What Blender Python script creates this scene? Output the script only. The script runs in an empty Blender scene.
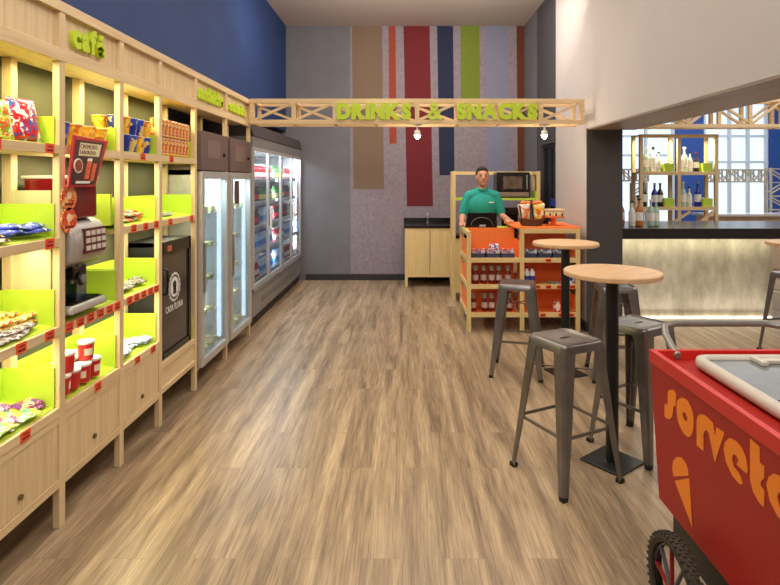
import bpy, bmesh, math, random
from mathutils import Vector, Matrix
random.seed(7)
SC = bpy.context.scene
COL = SC.collection
PI = math.pi

# ------------------------------------------------------------------ camera, world, light, exposure
cam_d = bpy.data.cameras.new('camera'); cam = bpy.data.objects.new('camera', cam_d); COL.objects.link(cam)
cam.location = (0, 0, 1.65); cam.rotation_euler = (PI/2, 0, 0)
cam_d.sensor_width = 36; cam_d.lens = 36*560/780
cam_d.shift_x = -13/780; cam_d.shift_y = -112.5/780
cam_d.clip_start = 0.05; cam_d.clip_end = 200
SC.camera = cam
SC.view_settings.view_transform = 'Standard'; SC.view_settings.look = 'None'
SC.view_settings.gamma = 1; SC.view_settings.use_curve_mapping = False
SC.view_settings.exposure = 0.0
W = bpy.data.worlds.new('sky'); SC.world = W; W.use_nodes = True
bg = W.node_tree.nodes['Background']; bg.inputs[0].default_value = (0.84, 0.93, 1.0, 1); bg.inputs[1].default_value = 1.5

def area(name, loc, rot, sx, sy, power, color=(1, 1, 1), spread=PI):
    d = bpy.data.lights.new(name, 'AREA'); d.shape = 'RECTANGLE'; d.size = sx; d.size_y = sy
    d.energy = power; d.color = color; d.spread = spread
    o = bpy.data.objects.new(name, d); COL.objects.link(o); o.location = loc; o.rotation_euler = rot
    return o
T20 = math.radians(24)
WARM = (1.0, 0.92, 0.83)
area('ceiling_light_main', (0.0, 3.6, 4.10), (0, 0, 0), 2.6, 6.0, 122, WARM)
area('fill_light_front', (0.0, -1.2, 3.9), (math.radians(32), 0, 0), 3.2, 1.6, 118, (1.0, 0.93, 0.85))  # unseen fill added behind the camera to soften the room light
area('ceiling_light_hall', (6.0, 4.5, 4.0), (0, 0, 0), 5, 7, 270, (1.0, 0.95, 0.88))
area('fill_light_windows', (6.8, 11.6, 4.0), (0, 0, 0), 5, 3, 190, (.95, .97, 1))  # added fill, lightens the window frames and far end of the hall
area('fill_light_rear', (0.2, 6.9, 4.1), (T20, 0, 0), 2.8, 1.2, 92, WARM)  # extra fill added to lift the dark back of the shop
area('fill_uplight', (0.2, 5.9, 3.62), (PI-.75, 0, 0), 2.8, .3, 60, WARM)  # added mid-air fill that brightens the ceiling, not a fixture

# ------------------------------------------------------------------ materials
def s2l(c):
    return tuple((x/255/12.92 if x/255 <= 0.04045 else ((x/255+0.055)/1.055)**2.4) for x in c)
MATS = {}
def nmat(name):
    m = bpy.data.materials.new(name); m.use_nodes = True
    return m, m.node_tree.nodes, m.node_tree.links, m.node_tree.nodes['Principled BSDF']
def plain(name, c, rough=0.5, metal=0.0, var=0.06, scale=30, spec=0.5, bump=0.0, bscale=200):
    if name in MATS: return MATS[name]
    m, N, L, B = nmat(name); c = s2l(c)
    tc = N.new('ShaderNodeTexCoord'); no = N.new('ShaderNodeTexNoise'); no.inputs['Scale'].default_value = scale
    L.new(tc.outputs['Object'], no.inputs['Vector'])
    r = N.new('ShaderNodeValToRGB'); L.new(no.outputs['Fac'], r.inputs['Fac'])
    r.color_ramp.elements[0].position = .3; r.color_ramp.elements[1].position = .7
    r.color_ramp.elements[0].color = tuple(max(0, x*(1-var)) for x in c)+(1,)
    r.color_ramp.elements[1].color = tuple(min(1, x*(1+var)) for x in c)+(1,)
    L.new(r.outputs[0], B.inputs['Base Color'])
    B.inputs['Roughness'].default_value = rough; B.inputs['Metallic'].default_value = metal
    B.inputs['Specular IOR Level'].default_value = spec
    if bump:
        n2 = N.new('ShaderNodeTexNoise'); n2.inputs['Scale'].default_value = bscale; n2.inputs['Detail'].default_value = 4
        L.new(tc.outputs['Object'], n2.inputs['Vector'])
        b = N.new('ShaderNodeBump'); b.inputs['Strength'].default_value = bump; b.inputs['Distance'].default_value = .01
        L.new(n2.outputs['Fac'], b.inputs['Height']); L.new(b.outputs[0], B.inputs['Normal'])
    MATS[name] = m; return m
def wood(name, ca, cb, stretch=(40, 40, 2.0), rough=0.45, rings=0.0):
    m, N, L, B = nmat(name)
    tc = N.new('ShaderNodeTexCoord'); mp = N.new('ShaderNodeMapping'); mp.inputs['Scale'].default_value = stretch
    L.new(tc.outputs['Object'], mp.inputs[0])
    no = N.new('ShaderNodeTexNoise'); no.inputs['Scale'].default_value = 1; no.inputs['Detail'].default_value = 5
    no.inputs['Roughness'].default_value = .6; no.inputs['Distortion'].default_value = .4
    L.new(mp.outputs[0], no.inputs['Vector'])
    r = N.new('ShaderNodeValToRGB'); L.new(no.outputs['Fac'], r.inputs['Fac'])
    r.color_ramp.elements[0].position = .3; r.color_ramp.elements[1].position = .68
    r.color_ramp.elements[0].color = s2l(ca)+(1,); r.color_ramp.elements[1].color = s2l(cb)+(1,)
    L.new(r.outputs[0], B.inputs['Base Color']); B.inputs['Roughness'].default_value = rough
    MATS[name] = m; return m
def emit(name, c, s):
    m, N, L, B = nmat(name)
    B.inputs['Base Color'].default_value = c+(1,); B.inputs['Emission Color'].default_value = c+(1,)
    B.inputs['Emission Strength'].default_value = s
    MATS[name] = m; return m
def glass(name, tint=(0.9, 0.95, 1.0), refl=0.12, rough=0.02):
    m, N, L, B = nmat(name)
    tr = N.new('ShaderNodeBsdfTransparent'); tr.inputs[0].default_value = tint+(1,)
    gl = N.new('ShaderNodeBsdfGlossy'); gl.inputs['Roughness'].default_value = rough
    fr = N.new('ShaderNodeFresnel'); fr.inputs[0].default_value = 1.45
    mu = N.new('ShaderNodeMath'); mu.operation = 'MULTIPLY_ADD'; mu.inputs[1].default_value = .4; mu.inputs[2].default_value = refl*.15
    L.new(fr.outputs[0], mu.inputs[0])
    mx = N.new('ShaderNodeMixShader'); L.new(mu.outputs[0], mx.inputs[0]); L.new(tr.outputs[0], mx.inputs[1]); L.new(gl.outputs[0], mx.inputs[2])
    L.new(mx.outputs[0], N['Material Output'].inputs['Surface'])
    MATS[name] = m; return m
def wrapper(name, cols, scale=28, rough=0.28):
    """printed foil: irregular patches of several inks"""
    m, N, L, B = nmat(name)
    tc = N.new('ShaderNodeTexCoord')
    no = N.new('ShaderNodeTexNoise'); no.inputs['Scale'].default_value = scale*.5; no.inputs['Detail'].default_value = 2
    L.new(tc.outputs['Object'], no.inputs['Vector'])
    vo = N.new('ShaderNodeTexVoronoi'); vo.inputs['Scale'].default_value = scale
    ad = N.new('ShaderNodeMixRGB'); ad.inputs[0].default_value = .12
    L.new(tc.outputs['Object'], ad.inputs[1]); L.new(no.outputs['Color'], ad.inputs[2]); L.new(ad.outputs[0], vo.inputs['Vector'])
    sep = N.new('ShaderNodeSeparateColor'); L.new(vo.outputs['Color'], sep.inputs[0])
    r = N.new('ShaderNodeValToRGB'); r.color_ramp.interpolation = 'CONSTANT'; L.new(sep.outputs[0], r.inputs['Fac'])
    el = r.color_ramp.elements
    while len(el) < len(cols): el.new(.5)
    for i, c in enumerate(cols):
        el[i].position = i/len(cols); el[i].color = s2l(c)+(1,)
    L.new(r.outputs[0], B.inputs['Base Color']); B.inputs['Roughness'].default_value = rough
    MATS[name] = m; return m
def floor_mat():
    m, N, L, B = nmat('floor_vinyl')
    tc = N.new('ShaderNodeTexCoord'); sx = N.new('ShaderNodeSeparateXYZ'); L.new(tc.outputs['Object'], sx.inputs[0])
    cb = N.new('ShaderNodeCombineXYZ'); L.new(sx.outputs['Y'], cb.inputs['X']); L.new(sx.outputs['X'], cb.inputs['Y'])
    br = N.new('ShaderNodeTexBrick'); L.new(cb.outputs[0], br.inputs['Vector'])
    br.inputs['Scale'].default_value = 1; br.inputs['Brick Width'].default_value = 1.22; br.inputs['Row Height'].default_value = .182
    br.inputs['Mortar Size'].default_value = .0012; br.inputs['Mortar Smooth'].default_value = .2; br.inputs['Bias'].default_value = 0
    br.inputs['Color1'].default_value = (0, 0, 0, 1); br.inputs['Color2'].default_value = (1, 1, 1, 1); br.inputs['Mortar'].default_value = (.5, .5, .5, 1)
    br.offset = .37
    # streaks along the plank, shifted plank by plank
    sc = N.new('ShaderNodeVectorMath'); sc.operation = 'MULTIPLY'; sc.inputs[1].default_value = (0, .9, 0); L.new(br.outputs['Color'], sc.inputs[0])
    ad = N.new('ShaderNodeVectorMath'); ad.operation = 'ADD'; L.new(tc.outputs['Object'], ad.inputs[0]); L.new(sc.outputs[0], ad.inputs[1])
    def streak(sx_, sy_, det, dist):
        mp = N.new('ShaderNodeMapping'); mp.inputs['Scale'].default_value = (sx_, sy_, 1); L.new(ad.outputs[0], mp.inputs[0])
        n = N.new('ShaderNodeTexNoise'); n.inputs['Scale'].default_value = 1; n.inputs['Detail'].default_value = det
        n.inputs['Roughness'].default_value = .65; n.inputs['Distortion'].default_value = dist; L.new(mp.outputs[0], n.inputs['Vector']); return n
    a = streak(11, .8, 4, .4); b = streak(120, 3.5, 6, .3)
    r1 = N.new('ShaderNodeValToRGB'); L.new(a.outputs['Fac'], r1.inputs['Fac'])
    r1.color_ramp.elements[0].position = .30; r1.color_ramp.elements[0].color = s2l((114, 94, 73))+(1,)
    r1.color_ramp.elements[1].position = .70; r1.color_ramp.elements[1].color = s2l((198, 173, 139))+(1,)
    e = r1.color_ramp.elements.new(.5); e.color = s2l((166, 142, 113))+(1,)
    r2 = N.new('ShaderNodeValToRGB'); L.new(b.outputs['Fac'], r2.inputs['Fac'])
    r2.color_ramp.elements[0].position = .32; r2.color_ramp.elements[0].color = (.40, .37, .34, 1)
    r2.color_ramp.elements[1].position = .62; r2.color_ramp.elements[1].color = (1.08, 1.08, 1.08, 1)
    mu = N.new('ShaderNodeMixRGB'); mu.blend_type = 'MULTIPLY'; mu.inputs[0].default_value = .75
    L.new(r1.outputs[0], mu.inputs[1]); L.new(r2.outputs[0], mu.inputs[2])
    pl = N.new('ShaderNodeMapRange'); pl.inputs['To Min'].default_value = .92; pl.inputs['To Max'].default_value = 1.06; L.new(br.outputs['Color'], pl.inputs[0])
    m2 = N.new('ShaderNodeVectorMath'); m2.operation = 'SCALE'; L.new(mu.outputs[0], m2.inputs[0]); L.new(pl.outputs[0], m2.inputs['Scale'])
    m3 = N.new('ShaderNodeMixRGB'); L.new(br.outputs['Fac'], m3.inputs[0]); L.new(m2.outputs[0], m3.inputs[1]); m3.inputs[2].default_value = s2l((132, 110, 88))+(1,)
    L.new(m3.outputs[0], B.inputs['Base Color']); B.inputs['Roughness'].default_value = .32; B.inputs['Specular IOR Level'].default_value = .5
    bu = N.new('ShaderNodeBump'); bu.inputs['Strength'].default_value = .15; bu.inputs['Distance'].default_value = .004
    L.new(b.outputs['Fac'], bu.inputs['Height']); L.new(bu.outputs[0], B.inputs['Normal'])
    MATS['floor'] = m; return m
def concrete(name, ca, cb, scale=2.2, st=(1, 1, 1), rough=.8, bump=.2):
    m, N, L, B = nmat(name)
    tc = N.new('ShaderNodeTexCoord'); mp = N.new('ShaderNodeMapping'); mp.inputs['Scale'].default_value = st; L.new(tc.outputs['Object'], mp.inputs[0])
    no = N.new('ShaderNodeTexNoise'); no.inputs['Scale'].default_value = scale; no.inputs['Detail'].default_value = 8; no.inputs['Roughness'].default_value = .65
    L.new(mp.outputs[0], no.inputs['Vector'])
    r = N.new('ShaderNodeValToRGB'); L.new(no.outputs['Fac'], r.inputs['Fac'])
    r.color_ramp.elements[0].position = .34; r.color_ramp.elements[1].position = .66
    r.color_ramp.elements[0].color = s2l(ca)+(1,); r.color_ramp.elements[1].color = s2l(cb)+(1,)
    L.new(r.outputs[0], B.inputs['Base Color']); B.inputs['Roughness'].default_value = rough
    bu = N.new('ShaderNodeBump'); bu.inputs['Strength'].default_value = bump; bu.inputs['Distance'].default_value = .01
    L.new(no.outputs['Fac'], bu.inputs['Height']); L.new(bu.outputs[0], B.inputs['Normal'])
    MATS[name] = m; return m

FLOOR = floor_mat()
BIRCH = wood('pale_birch_upright', (204, 176, 134), (226, 202, 158), (38, 38, 1.6))
BIRCHH = wood('pale_birch_along', (206, 178, 134), (228, 204, 160), (30, 1.6, 30))
BIRCHX = wood('pale_birch_across', (214, 180, 132), (234, 206, 162), (1.6, 30, 30))
BIRCHY = wood('honey_birch', (208, 178, 118), (224, 196, 138), (38, 38, 1.6))
BIRCHYX = wood('honey_birch_across', (210, 180, 120), (226, 198, 140), (1.6, 30, 30))
TABLEW = wood('tabletop_beech', (206, 164, 118), (226, 190, 144), (2, 26, 26))
CEIL = plain('ceiling_paint', (206, 192, 182), .9, var=.02, scale=2)
TAUPE = plain('taupe_paint', (188, 180, 176), .85, var=.03, scale=1.5, bump=.05)
BLUE = concrete('blue_paint', (28, 52, 100), (33, 59, 110), 1.5, rough=.75, bump=.02)
GREYW = concrete('grey_paint', (104, 102, 106), (112, 110, 114), 3, rough=.85, bump=.03)
MAUVE = concrete('mauve_stucco', (128, 117, 124), (146, 134, 140), 16, rough=.95, bump=.2)
DARKW = plain('charcoal_paint', (66, 63, 68), .8, var=.05, scale=3)
PILLAR = plain('pillar_laminate', (64, 60, 60), .7, var=.08, scale=40)
SOFFIT = wood('soffit_wood', (136, 120, 110), (166, 148, 134), (6, .8, 6))
BLACK = plain('black_gloss', (18, 17, 19), .22)
BLACKM = plain('black_matte', (26, 25, 27), .6)
CHAR = plain('charcoal_plinth', (40, 38, 40), .6)
LIME = plain('lime_laminate', (186, 212, 62), .45, var=.03)
LIMEL = plain('lime_letters', (190, 214, 40), .5, var=.03)
ORANGE = plain('orange_laminate', (246, 128, 56), .5, var=.03)
TAG = plain('tag_orange', (236, 78, 34), .5, var=.02)
TAGD = plain('tag_print', (90, 16, 12), .6)
GUN = plain('gunmetal', (128, 123, 121), .32, metal=.8, var=.14, scale=9)
RUBBER = plain('rubber', (22, 22, 22), .8)
POSTM = plain('black_powder_coat', (20, 20, 22), .4)
STEEL = plain('brushed_steel', (176, 176, 178), .32, metal=.8, var=.05)
SILVER = plain('silver_frame', (196, 194, 190), .38, metal=.45, var=.04)
GREYM = plain('grey_case_metal', (146, 144, 143), .42, metal=.4, var=.05)
BROWN = plain('brown_canopy', (104, 84, 80), .55, var=.06)
WHITE = plain('white_plastic', (232, 230, 226), .4, var=.02)
WHITEI = plain('white_interior', (226, 232, 236), .4, var=.02)
REDC = plain('cart_red', (168, 26, 18), .5, var=.02)
REDL = plain('cart_red_inner', (206, 40, 32), .4, var=.02)
VINYL = plain('orange_vinyl', (255, 142, 36), .5, var=.01)
CREAM = plain('cream_plastic', (206, 198, 184), .4, var=.03)
GLASS = glass('clear_glass')
DGLASS = glass('smoked_glass', (.35, .33, .33), .3)
TGLASS = glass('teal_glass', (.8, .9, .92), .3)
LEDW = emit('led_warm', (1, .92, .62), 2.2)
LEDC = emit('led_cool', (.75, .9, 1), 1.2)
BULB = emit('bulb', (1, .85, .62), 60)
CONC = concrete('bar_concrete', (176, 165, 148), (226, 217, 200), 3.0, (1.6, 1, .7), .8, .15)
GRANITE = plain('dark_granite', (44, 38, 38), .25, var=.3, scale=90)
TEAL = plain('teal_cloth', (32, 150, 140), .85, var=.05)
SKIN = plain('skin', (196, 138, 108), .55, var=.04)
HAIR = plain('hair', (34, 26, 24), .8)
TROUS = plain('dark_cloth', (34, 34, 42), .9)
WICKER = plain('wicker', (92, 62, 38), .7, var=.4, scale=160)

# ------------------------------------------------------------------ mesh builder
class MB:
    def __init__(s): s.v = []; s.f = []; s.m = []; s.cur = 0
    def add(s, vs, fs):
        n = len(s.v); s.v += [Vector(p) for p in vs]; s.f += [tuple(i+n for i in f) for f in fs]; s.m += [s.cur]*len(fs); return s
    def box(s, x0, x1, y0, y1, z0, z1):
        vs = [(x, y, z) for z in (z0, z1) for y in (y0, y1) for x in (x0, x1)]
        return s.add(vs, [(0, 2, 3, 1), (4, 5, 7, 6), (0, 1, 5, 4), (2, 6, 7, 3), (0, 4, 6, 2), (1, 3, 7, 5)])
    def hexa(s, bot, top):
        n = len(bot); vs = list(bot)+list(top)
        fs = [tuple(reversed(range(n))), tuple(range(n, 2*n))]+[(i, (i+1) % n, n+(i+1) % n, n+i) for i in range(n)]
        return s.add(vs, fs)
    def bar(s, p, q, w, h, up=(0, 0, 1)):
        p = Vector(p); q = Vector(q); d = (q-p).normalized(); up = Vector(up)
        if abs(d.dot(up)) > .99: up = Vector((0, 1, 0))
        a = d.cross(up).normalized()*w/2; b = a.cross(d).normalized()*h/2
        return s.hexa([p-a-b, p+a-b, p+a+b, p-a+b], [q-a-b, q+a-b, q+a+b, q-a+b])
    def cyl(s, p, q, r0, r1=None, n=16):
        r1 = r0 if r1 is None else r1; p = Vector(p); q = Vector(q); d = (q-p).normalized()
        up = Vector((0, 0, 1)) if abs(d.z) < .9 else Vector((1, 0, 0)); a = d.cross(up).normalized(); b = d.cross(a)
        c = [(math.cos(2*PI*i/n), math.sin(2*PI*i/n)) for i in range(n)]
        return s.hexa([p+(a*x+b*y)*r0 for x, y in c], [q+(a*x+b*y)*r1 for x, y in c])
    def lathe(s, c, prof, n=24, sx=1, sy=1):
        c = Vector(c); vs = []; fs = []; k = len(prof)
        for i in range(n):
            a = 2*PI*i/n
            for r, z in prof: vs.append(c+Vector((r*math.cos(a)*sx, r*math.sin(a)*sy, z)))
        for i in range(n):
            j = (i+1) % n
            for t in range(k-1): fs.append((i*k+t, j*k+t, j*k+t+1, i*k+t+1))
        fs.append(tuple(reversed([i*k for i in range(n)]))); fs.append(tuple(i*k+k-1 for i in range(n)))
        return s.add(vs, fs)
    def tube(s, pts, r, n=10, closed=False):
        pts = [Vector(p) for p in pts]; vs = []; fs = []; m = len(pts); prev = None
        for i, p in enumerate(pts):
            a = pts[(i-1) % m] if (closed or i) else p; b = pts[(i+1) % m] if (closed or i < m-1) else p
            d = (b-a).normalized()
            if prev is None: prev = d.orthogonal().normalized()
            u = (prev-d*prev.dot(d)).normalized(); w = d.cross(u); prev = u
            for k in range(n):
                t = 2*PI*k/n; vs.append(p+(u*math.cos(t)+w*math.sin(t))*r)
        for i in range(m if closed else m-1):
            j = (i+1) % m
            for k in range(n): fs.append((i*n+k, i*n+(k+1) % n, j*n+(k+1) % n, j*n+k))
        if not closed: fs += [tuple(reversed(range(n))), tuple((m-1)*n+k for k in range(n))]
        return s.add(vs, fs)
    def ball(s, c, r, n=12, m=8):
        r = (r, r, r) if not hasattr(r, '__len__') else r; c = Vector(c)
        vs = [c+Vector((0, 0, -r[2]))]; fs = []
        for j in range(1, m):
            t = -PI/2+PI*j/m
            for i in range(n):
                a = 2*PI*i/n; vs.append(c+Vector((r[0]*math.cos(t)*math.cos(a), r[1]*math.cos(t)*math.sin(a), r[2]*math.sin(t))))
        vs.append(c+Vector((0, 0, r[2]))); T = len(vs)-1
        for i in range(n):
            k = (i+1) % n; fs.append((0, 1+k, 1+i)); fs.append((T, T-n+i, T-n+k))
            for j in range(m-2): fs.append((1+j*n+i, 1+j*n+k, 1+(j+1)*n+k, 1+(j+1)*n+i))
        return s.add(vs, fs)
    def xf(s, M, start=0):
        for i in range(start, len(s.v)): s.v[i] = M @ s.v[i]
        return s
    def build(s, name, mats, parent=None, bevel=0, smooth=False, seg=2, world=True, angle=40):
        me = bpy.data.meshes.new(name)
        off = Vector((0, 0, 0))
        if parent is not None and world:
            r = parent
            while r is not None: off += Vector(r.location); r = r.parent
        me.from_pydata([tuple(v-off) for v in s.v], [], s.f)
        if not isinstance(mats, (list, tuple)): mats = [mats]
        for m in mats: me.materials.append(m)
        for p, mi in zip(me.polygons, s.m): p.material_index = mi
        me.update()
        bm = bmesh.new(); bm.from_mesh(me); bmesh.ops.recalc_face_normals(bm, faces=bm.faces)
        if smooth:
            for f in bm.faces: f.smooth = True
            for e in bm.edges:
                if len(e.link_faces) == 2 and e.calc_face_angle(0) > math.radians(angle): e.smooth = False
        bm.to_mesh(me); bm.free()
        o = bpy.data.objects.new(name, me); COL.objects.link(o)
        if parent is not None: o.parent = parent
        if bevel:
            b = o.modifiers.new('bevel', 'BEVEL'); b.width = bevel; b.segments = seg; b.limit_method = 'ANGLE'; b.angle_limit = .7
        return o

def tag(o, label, cat, group=None):
    o['label'] = label; o['category'] = cat
    if group: o['group'] = group
    return o
def thing(name, label, cat, loc=(0, 0, 0), group=None):
    o = bpy.data.objects.new(name, None); COL.objects.link(o); o.location = loc; o.empty_display_size = .1
    return tag(o, label, cat, group)
def struct(name, mb, mat, parent=None, **k):
    o = mb.build(name, mat, parent, **k)
    if parent is None: o['kind'] = 'structure'
    return o
def dup(root, loc, rot=None, label=None, group=None, scale=None):
    def cp(o, par):
        c = o.copy(); COL.objects.link(c)
        if par is not None: c.parent = par
        for ch in o.children: cp(ch, c)
        return c
    r = cp(root, None); r.location = loc
    if rot is not None: r.rotation_euler = rot if hasattr(rot, '__len__') else (0, 0, rot)
    if scale is not None: r.scale = (scale,)*3 if not hasattr(scale, '__len__') else scale
    if label: r['label'] = label
    if group: r['group'] = group
    return r
def place(proto, used, loc, rot=0, label=None, group=None, scale=None):
    """first call moves the prototype itself, later ones copy it"""
    if not used:
        used.append(1); proto.location = loc
        proto.rotation_euler = rot if hasattr(rot, '__len__') else (0, 0, rot)
        if scale is not None: proto.scale = (scale,)*3 if not hasattr(scale, '__len__') else scale
        if label: proto['label'] = label
        if group: proto['group'] = group
        return proto
    return dup(proto, loc, rot, label, group, scale)
def curve_mesh(cu):
    o = bpy.data.objects.new('tmp', cu); COL.objects.link(o)
    dg = bpy.context.evaluated_depsgraph_get(); dg.update()
    me = bpy.data.meshes.new_from_object(o.evaluated_get(dg)); bpy.data.objects.remove(o); return me
def text_parts(txt, name, width, height, depth, M, mat, parent, bold=.03, gap=.07, wide=None):
    """each letter its own mesh; laid out from the origin of M along its x, y up, z out"""
    adv = []; x = 0
    for ch in txt:
        if ch == ' ': x += .38; continue
        cu = bpy.data.curves.new('t', 'FONT'); cu.body = ch; cu.size = 1; cu.offset = bold; cu.extrude = .001; cu.resolution_u = 4
        me = curve_mesh(cu); xs = [v.co.x for v in me.vertices]; ys = [v.co.y for v in me.vertices]; zs = [v.co.z for v in me.vertices]
        adv.append((ch, me, x-min(xs), ys)); x += max(xs)-min(xs)+gap
    x -= gap
    lo = min(min(a[3]) for a in adv); hi = max(max(a[3]) for a in adv)
    r = parent; off = Vector((0, 0, 0))
    while r is not None: off += Vector(r.location); r = r.parent
    for ch, me, dx, ys in adv:
        for v in me.vertices:
            p = Vector(((v.co.x+dx)/x*width, (v.co.y-lo)/(hi-lo)*height, depth if v.co.z > 0 else 0))
            v.co = (M @ p)-off
        me.materials.clear(); me.materials.append(mat); me.update()
        bm = bmesh.new(); bm.from_mesh(me); bmesh.ops.recalc_face_normals(bm, faces=bm.faces); bm.to_mesh(me); bm.free()
        me.name = name
        o = bpy.data.objects.new(name, me); COL.objects.link(o); o.parent = parent
def flat_poly(loops, depth, M, name, mat, parent):
    cu = bpy.data.curves.new('p', 'CURVE'); cu.dimensions = '2D'; cu.fill_mode = 'BOTH'; cu.extrude = .001
    for lp, sm in loops:
        sp = cu.splines.new('POLY'); pts = []
        n = len(lp)
        if sm:
            for i in range(n):
                p0, p1, p2, p3 = (Vector(lp[(i+k) % n]) for k in (-1, 0, 1, 2))
                for t in (0, .33, .66):
                    pts.append(.5*((2*p1)+(p2-p0)*t+(2*p0-5*p1+4*p2-p3)*t*t+(3*p1-p0-3*p2+p3)*t**3))
        else: pts = [Vector(p) for p in lp]
        sp.points.add(len(pts)-1); sp.use_cyclic_u = True
        for q, p in zip(sp.points, pts): q.co = (p[0], p[1], 0, 1)
    me = curve_mesh(cu); off = Vector(parent.location)
    for v in me.vertices:
        v.co = (M @ Vector((v.co.x, v.co.y, depth if v.co.z > 0 else 0)))-off
    me.materials.clear(); me.materials.append(mat); me.name = name; me.update()
    bm = bmesh.new(); bm.from_mesh(me); bmesh.ops.recalc_face_normals(bm, faces=bm.faces); bm.to_mesh(me); bm.free()
    o = bpy.data.objects.new(name, me); COL.objects.link(o); o.parent = parent; return o
def frame3(o, x, y):
    x = Vector(x).normalized(); y = Vector(y).normalized(); z = x.cross(y)
    return Matrix(((x.x, y.x, z.x, o[0]), (x.y, y.y, z.y, o[1]), (x.z, y.z, z.z, o[2]), (0, 0, 0, 1)))
ORD = ['first', 'second', 'third', 'fourth', 'fifth', 'sixth', 'seventh', 'eighth', 'ninth', 'tenth']

# ------------------------------------------------------------------ the room
XR = 2.0; ZC = 4.19; YB = 9.24; XL = -1.93
struct('floor', MB().box(-2.7, 11.2, -3, 14.3, -.1, 0), FLOOR)
struct('ceiling', MB().box(-2.7, 11.2, -3, 14.3, ZC, ZC+.1), CEIL)
struct('wall_left', MB().box(-2.7, XL, -3, YB, 2.45, ZC), BLUE)
KHAKI = plain('khaki_paint', (92, 90, 68), .85, var=.04, scale=4)
struct('wall_left_lower', MB().box(-2.7, XL, -3, 4.36, 0, 2.45), KHAKI)
struct('wall_left_niche', MB().box(-2.7, -2.5, 4.36, YB, 0, 2.45), DARKW)
bw = struct('wall_back', MB().box(-2.7, 2.375, YB, YB+.15, 0, ZC), MAUVE)
struct('wall_panel', MB().box(-2.5, -.87, YB-.008, YB, 0, ZC), GREYW, bw)
px = lambda v: (v-403)/60.6
def stripe(c, t0, t1, b0, b1, zb):
    mb = MB(); y0, y1 = YB-.006, YB+.002
    mb.hexa([(px(b0), y0, zb), (px(b1), y0, zb), (px(b1), y1, zb), (px(b0), y1, zb)], [(px(t0), y0, ZC), (px(t1), y0, ZC), (px(t1), y1, ZC), (px(t0), y1, ZC)])
    mb.build('painted_stripe', plain('stripe_%d_%d_%d' % c, c, .9, var=.05, scale=40), bw)
for a in [((120, 98, 80), 352, 382, 353.5, 384, 1.50), ((146, 62, 44), 388.5, 395.5, 389.5, 396.5, 2.25), ((106, 28, 34), 403.5, 429.5, 407, 433, 1.22),
          ((34, 38, 66), 437, 453, 439.5, 454.5, 1.73), ((108, 124, 36), 460.5, 479.5, 461, 480, 2.70), ((126, 126, 146), 485, 507, 488, 511, 1.05), ((94, 46, 26), 516.5, 524.5, 518, 526, 1.45)]:
    stripe(*a)
struct('wall_front', MB().box(-2.7, 11.2, -3.1, -3, 0, ZC), TAUPE)
struct('wall_right', MB().box(XR, 2.375, 6.1, 7.33, 0, ZC).box(XR, 2.53, -3, 6.1, 2.21, ZC), TAUPE)
struct('trim_1', MB().box(XR+.004, 2.526, -3, 6.1, 2.195, 2.21), SOFFIT)
struct('trim_2', MB().box(XR-.002, 2.38, 6.07, 6.1, .11, 2.21), PILLAR)
struct('trim_3', MB().box(XR-.006, 2.384, 6.062, 6.1, 0, .11), CHAR)
struct('wall_alcove', MB().box(XR, 2.375, 7.33, 7.37, 0, ZC).box(XR, 2.375, 7.37, 8.36, 2.15, ZC).box(XR, 2.375, 8.1, 8.36, 0, 2.15).box(2.30, 2.375, 7.37, 8.1, 0, 2.15), DARKW)
struct('wall_rear_right', MB().box(XR, 2.375, 8.36, YB, 0, ZC), GREYW)
struct('wall_bar_side', MB().box(2.2, 2.375, YB, 14, 0, ZC), DARKW)
dr = MB().box(XR+.05, XR+.065, 7.37, 8.1, .02, 2.15); d1 = struct('door_1', dr, TGLASS)
m = MB()
for y in (7.37, 7.72, 8.07): m.box(XR+.03, XR+.08, y, y+.035, .0, 2.15)
m.box(XR+.03, XR+.08, 7.37, 8.1, 2.10, 2.15); m.build('door_frame', BLACKM, d1)
MB().box(XR+.02, XR+.03, 7.42, 7.68, 1.30, 1.40).build('door_sign', plain('sign_blue', (28, 50, 150), .5), d1)
MB().box(2.27, 2.295, 7.38, 8.09, .01, 2.14).build('curtain', plain('teal_curtain', (190, 214, 216), .8, var=.12, scale=14), d1)
struct('baseboard_back', MB().box(-1.6, XR, YB-.022, YB, 0, .10), CHAR)
struct('baseboard_right', MB().box(XR-.015, XR, 6.1, YB, 0, .10), CHAR)
struct('wall_hall_right', MB().box(11.1, 11.25, -3, 14, 0, ZC), TAUPE)
# far window wall of the hall
Y2 = 14.0
wb = MB()
for x0, x1 in ((2.2, 5.35), (6.82, 7.52), (9.16, 11.2)): wb.box(x0, x1, Y2, Y2+.15, 0, ZC)
for x0, x1 in ((5.35, 6.82), (7.52, 9.16)): wb.box(x0, x1, Y2, Y2+.15, 3.75, ZC)
struct('wall_far', wb, plain('hall_blue', (34, 74, 152), .7, var=.03))
FRAMEW = plain('window_white', (196, 208, 220), .5)
def win(n, x0, x1, vs, hs):
    p = struct('window_%d' % n, MB().box(x0, x1, Y2+.07, Y2+.08, 0, 3.75), GLASS)
    m = MB()
    for v in vs: m.box(v-.03, v+.03, Y2+.03, Y2+.12, 0, 3.75)
    for h in hs: m.box(x0, x1, Y2+.035, Y2+.115, h-.03, h+.03)
    m.build('window_frame', FRAMEW, p)
win(1, 5.35, 6.82, (5.39, 6.1, 6.78), (.05, 2.27, 2.75, 3.7))
win(2, 7.52, 9.16, (7.56, 8.2, 8.66, 9.12), (.05, 2.10, 2.75, 3.7))
# low building-like pale ground beyond the glass is just sky light

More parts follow.
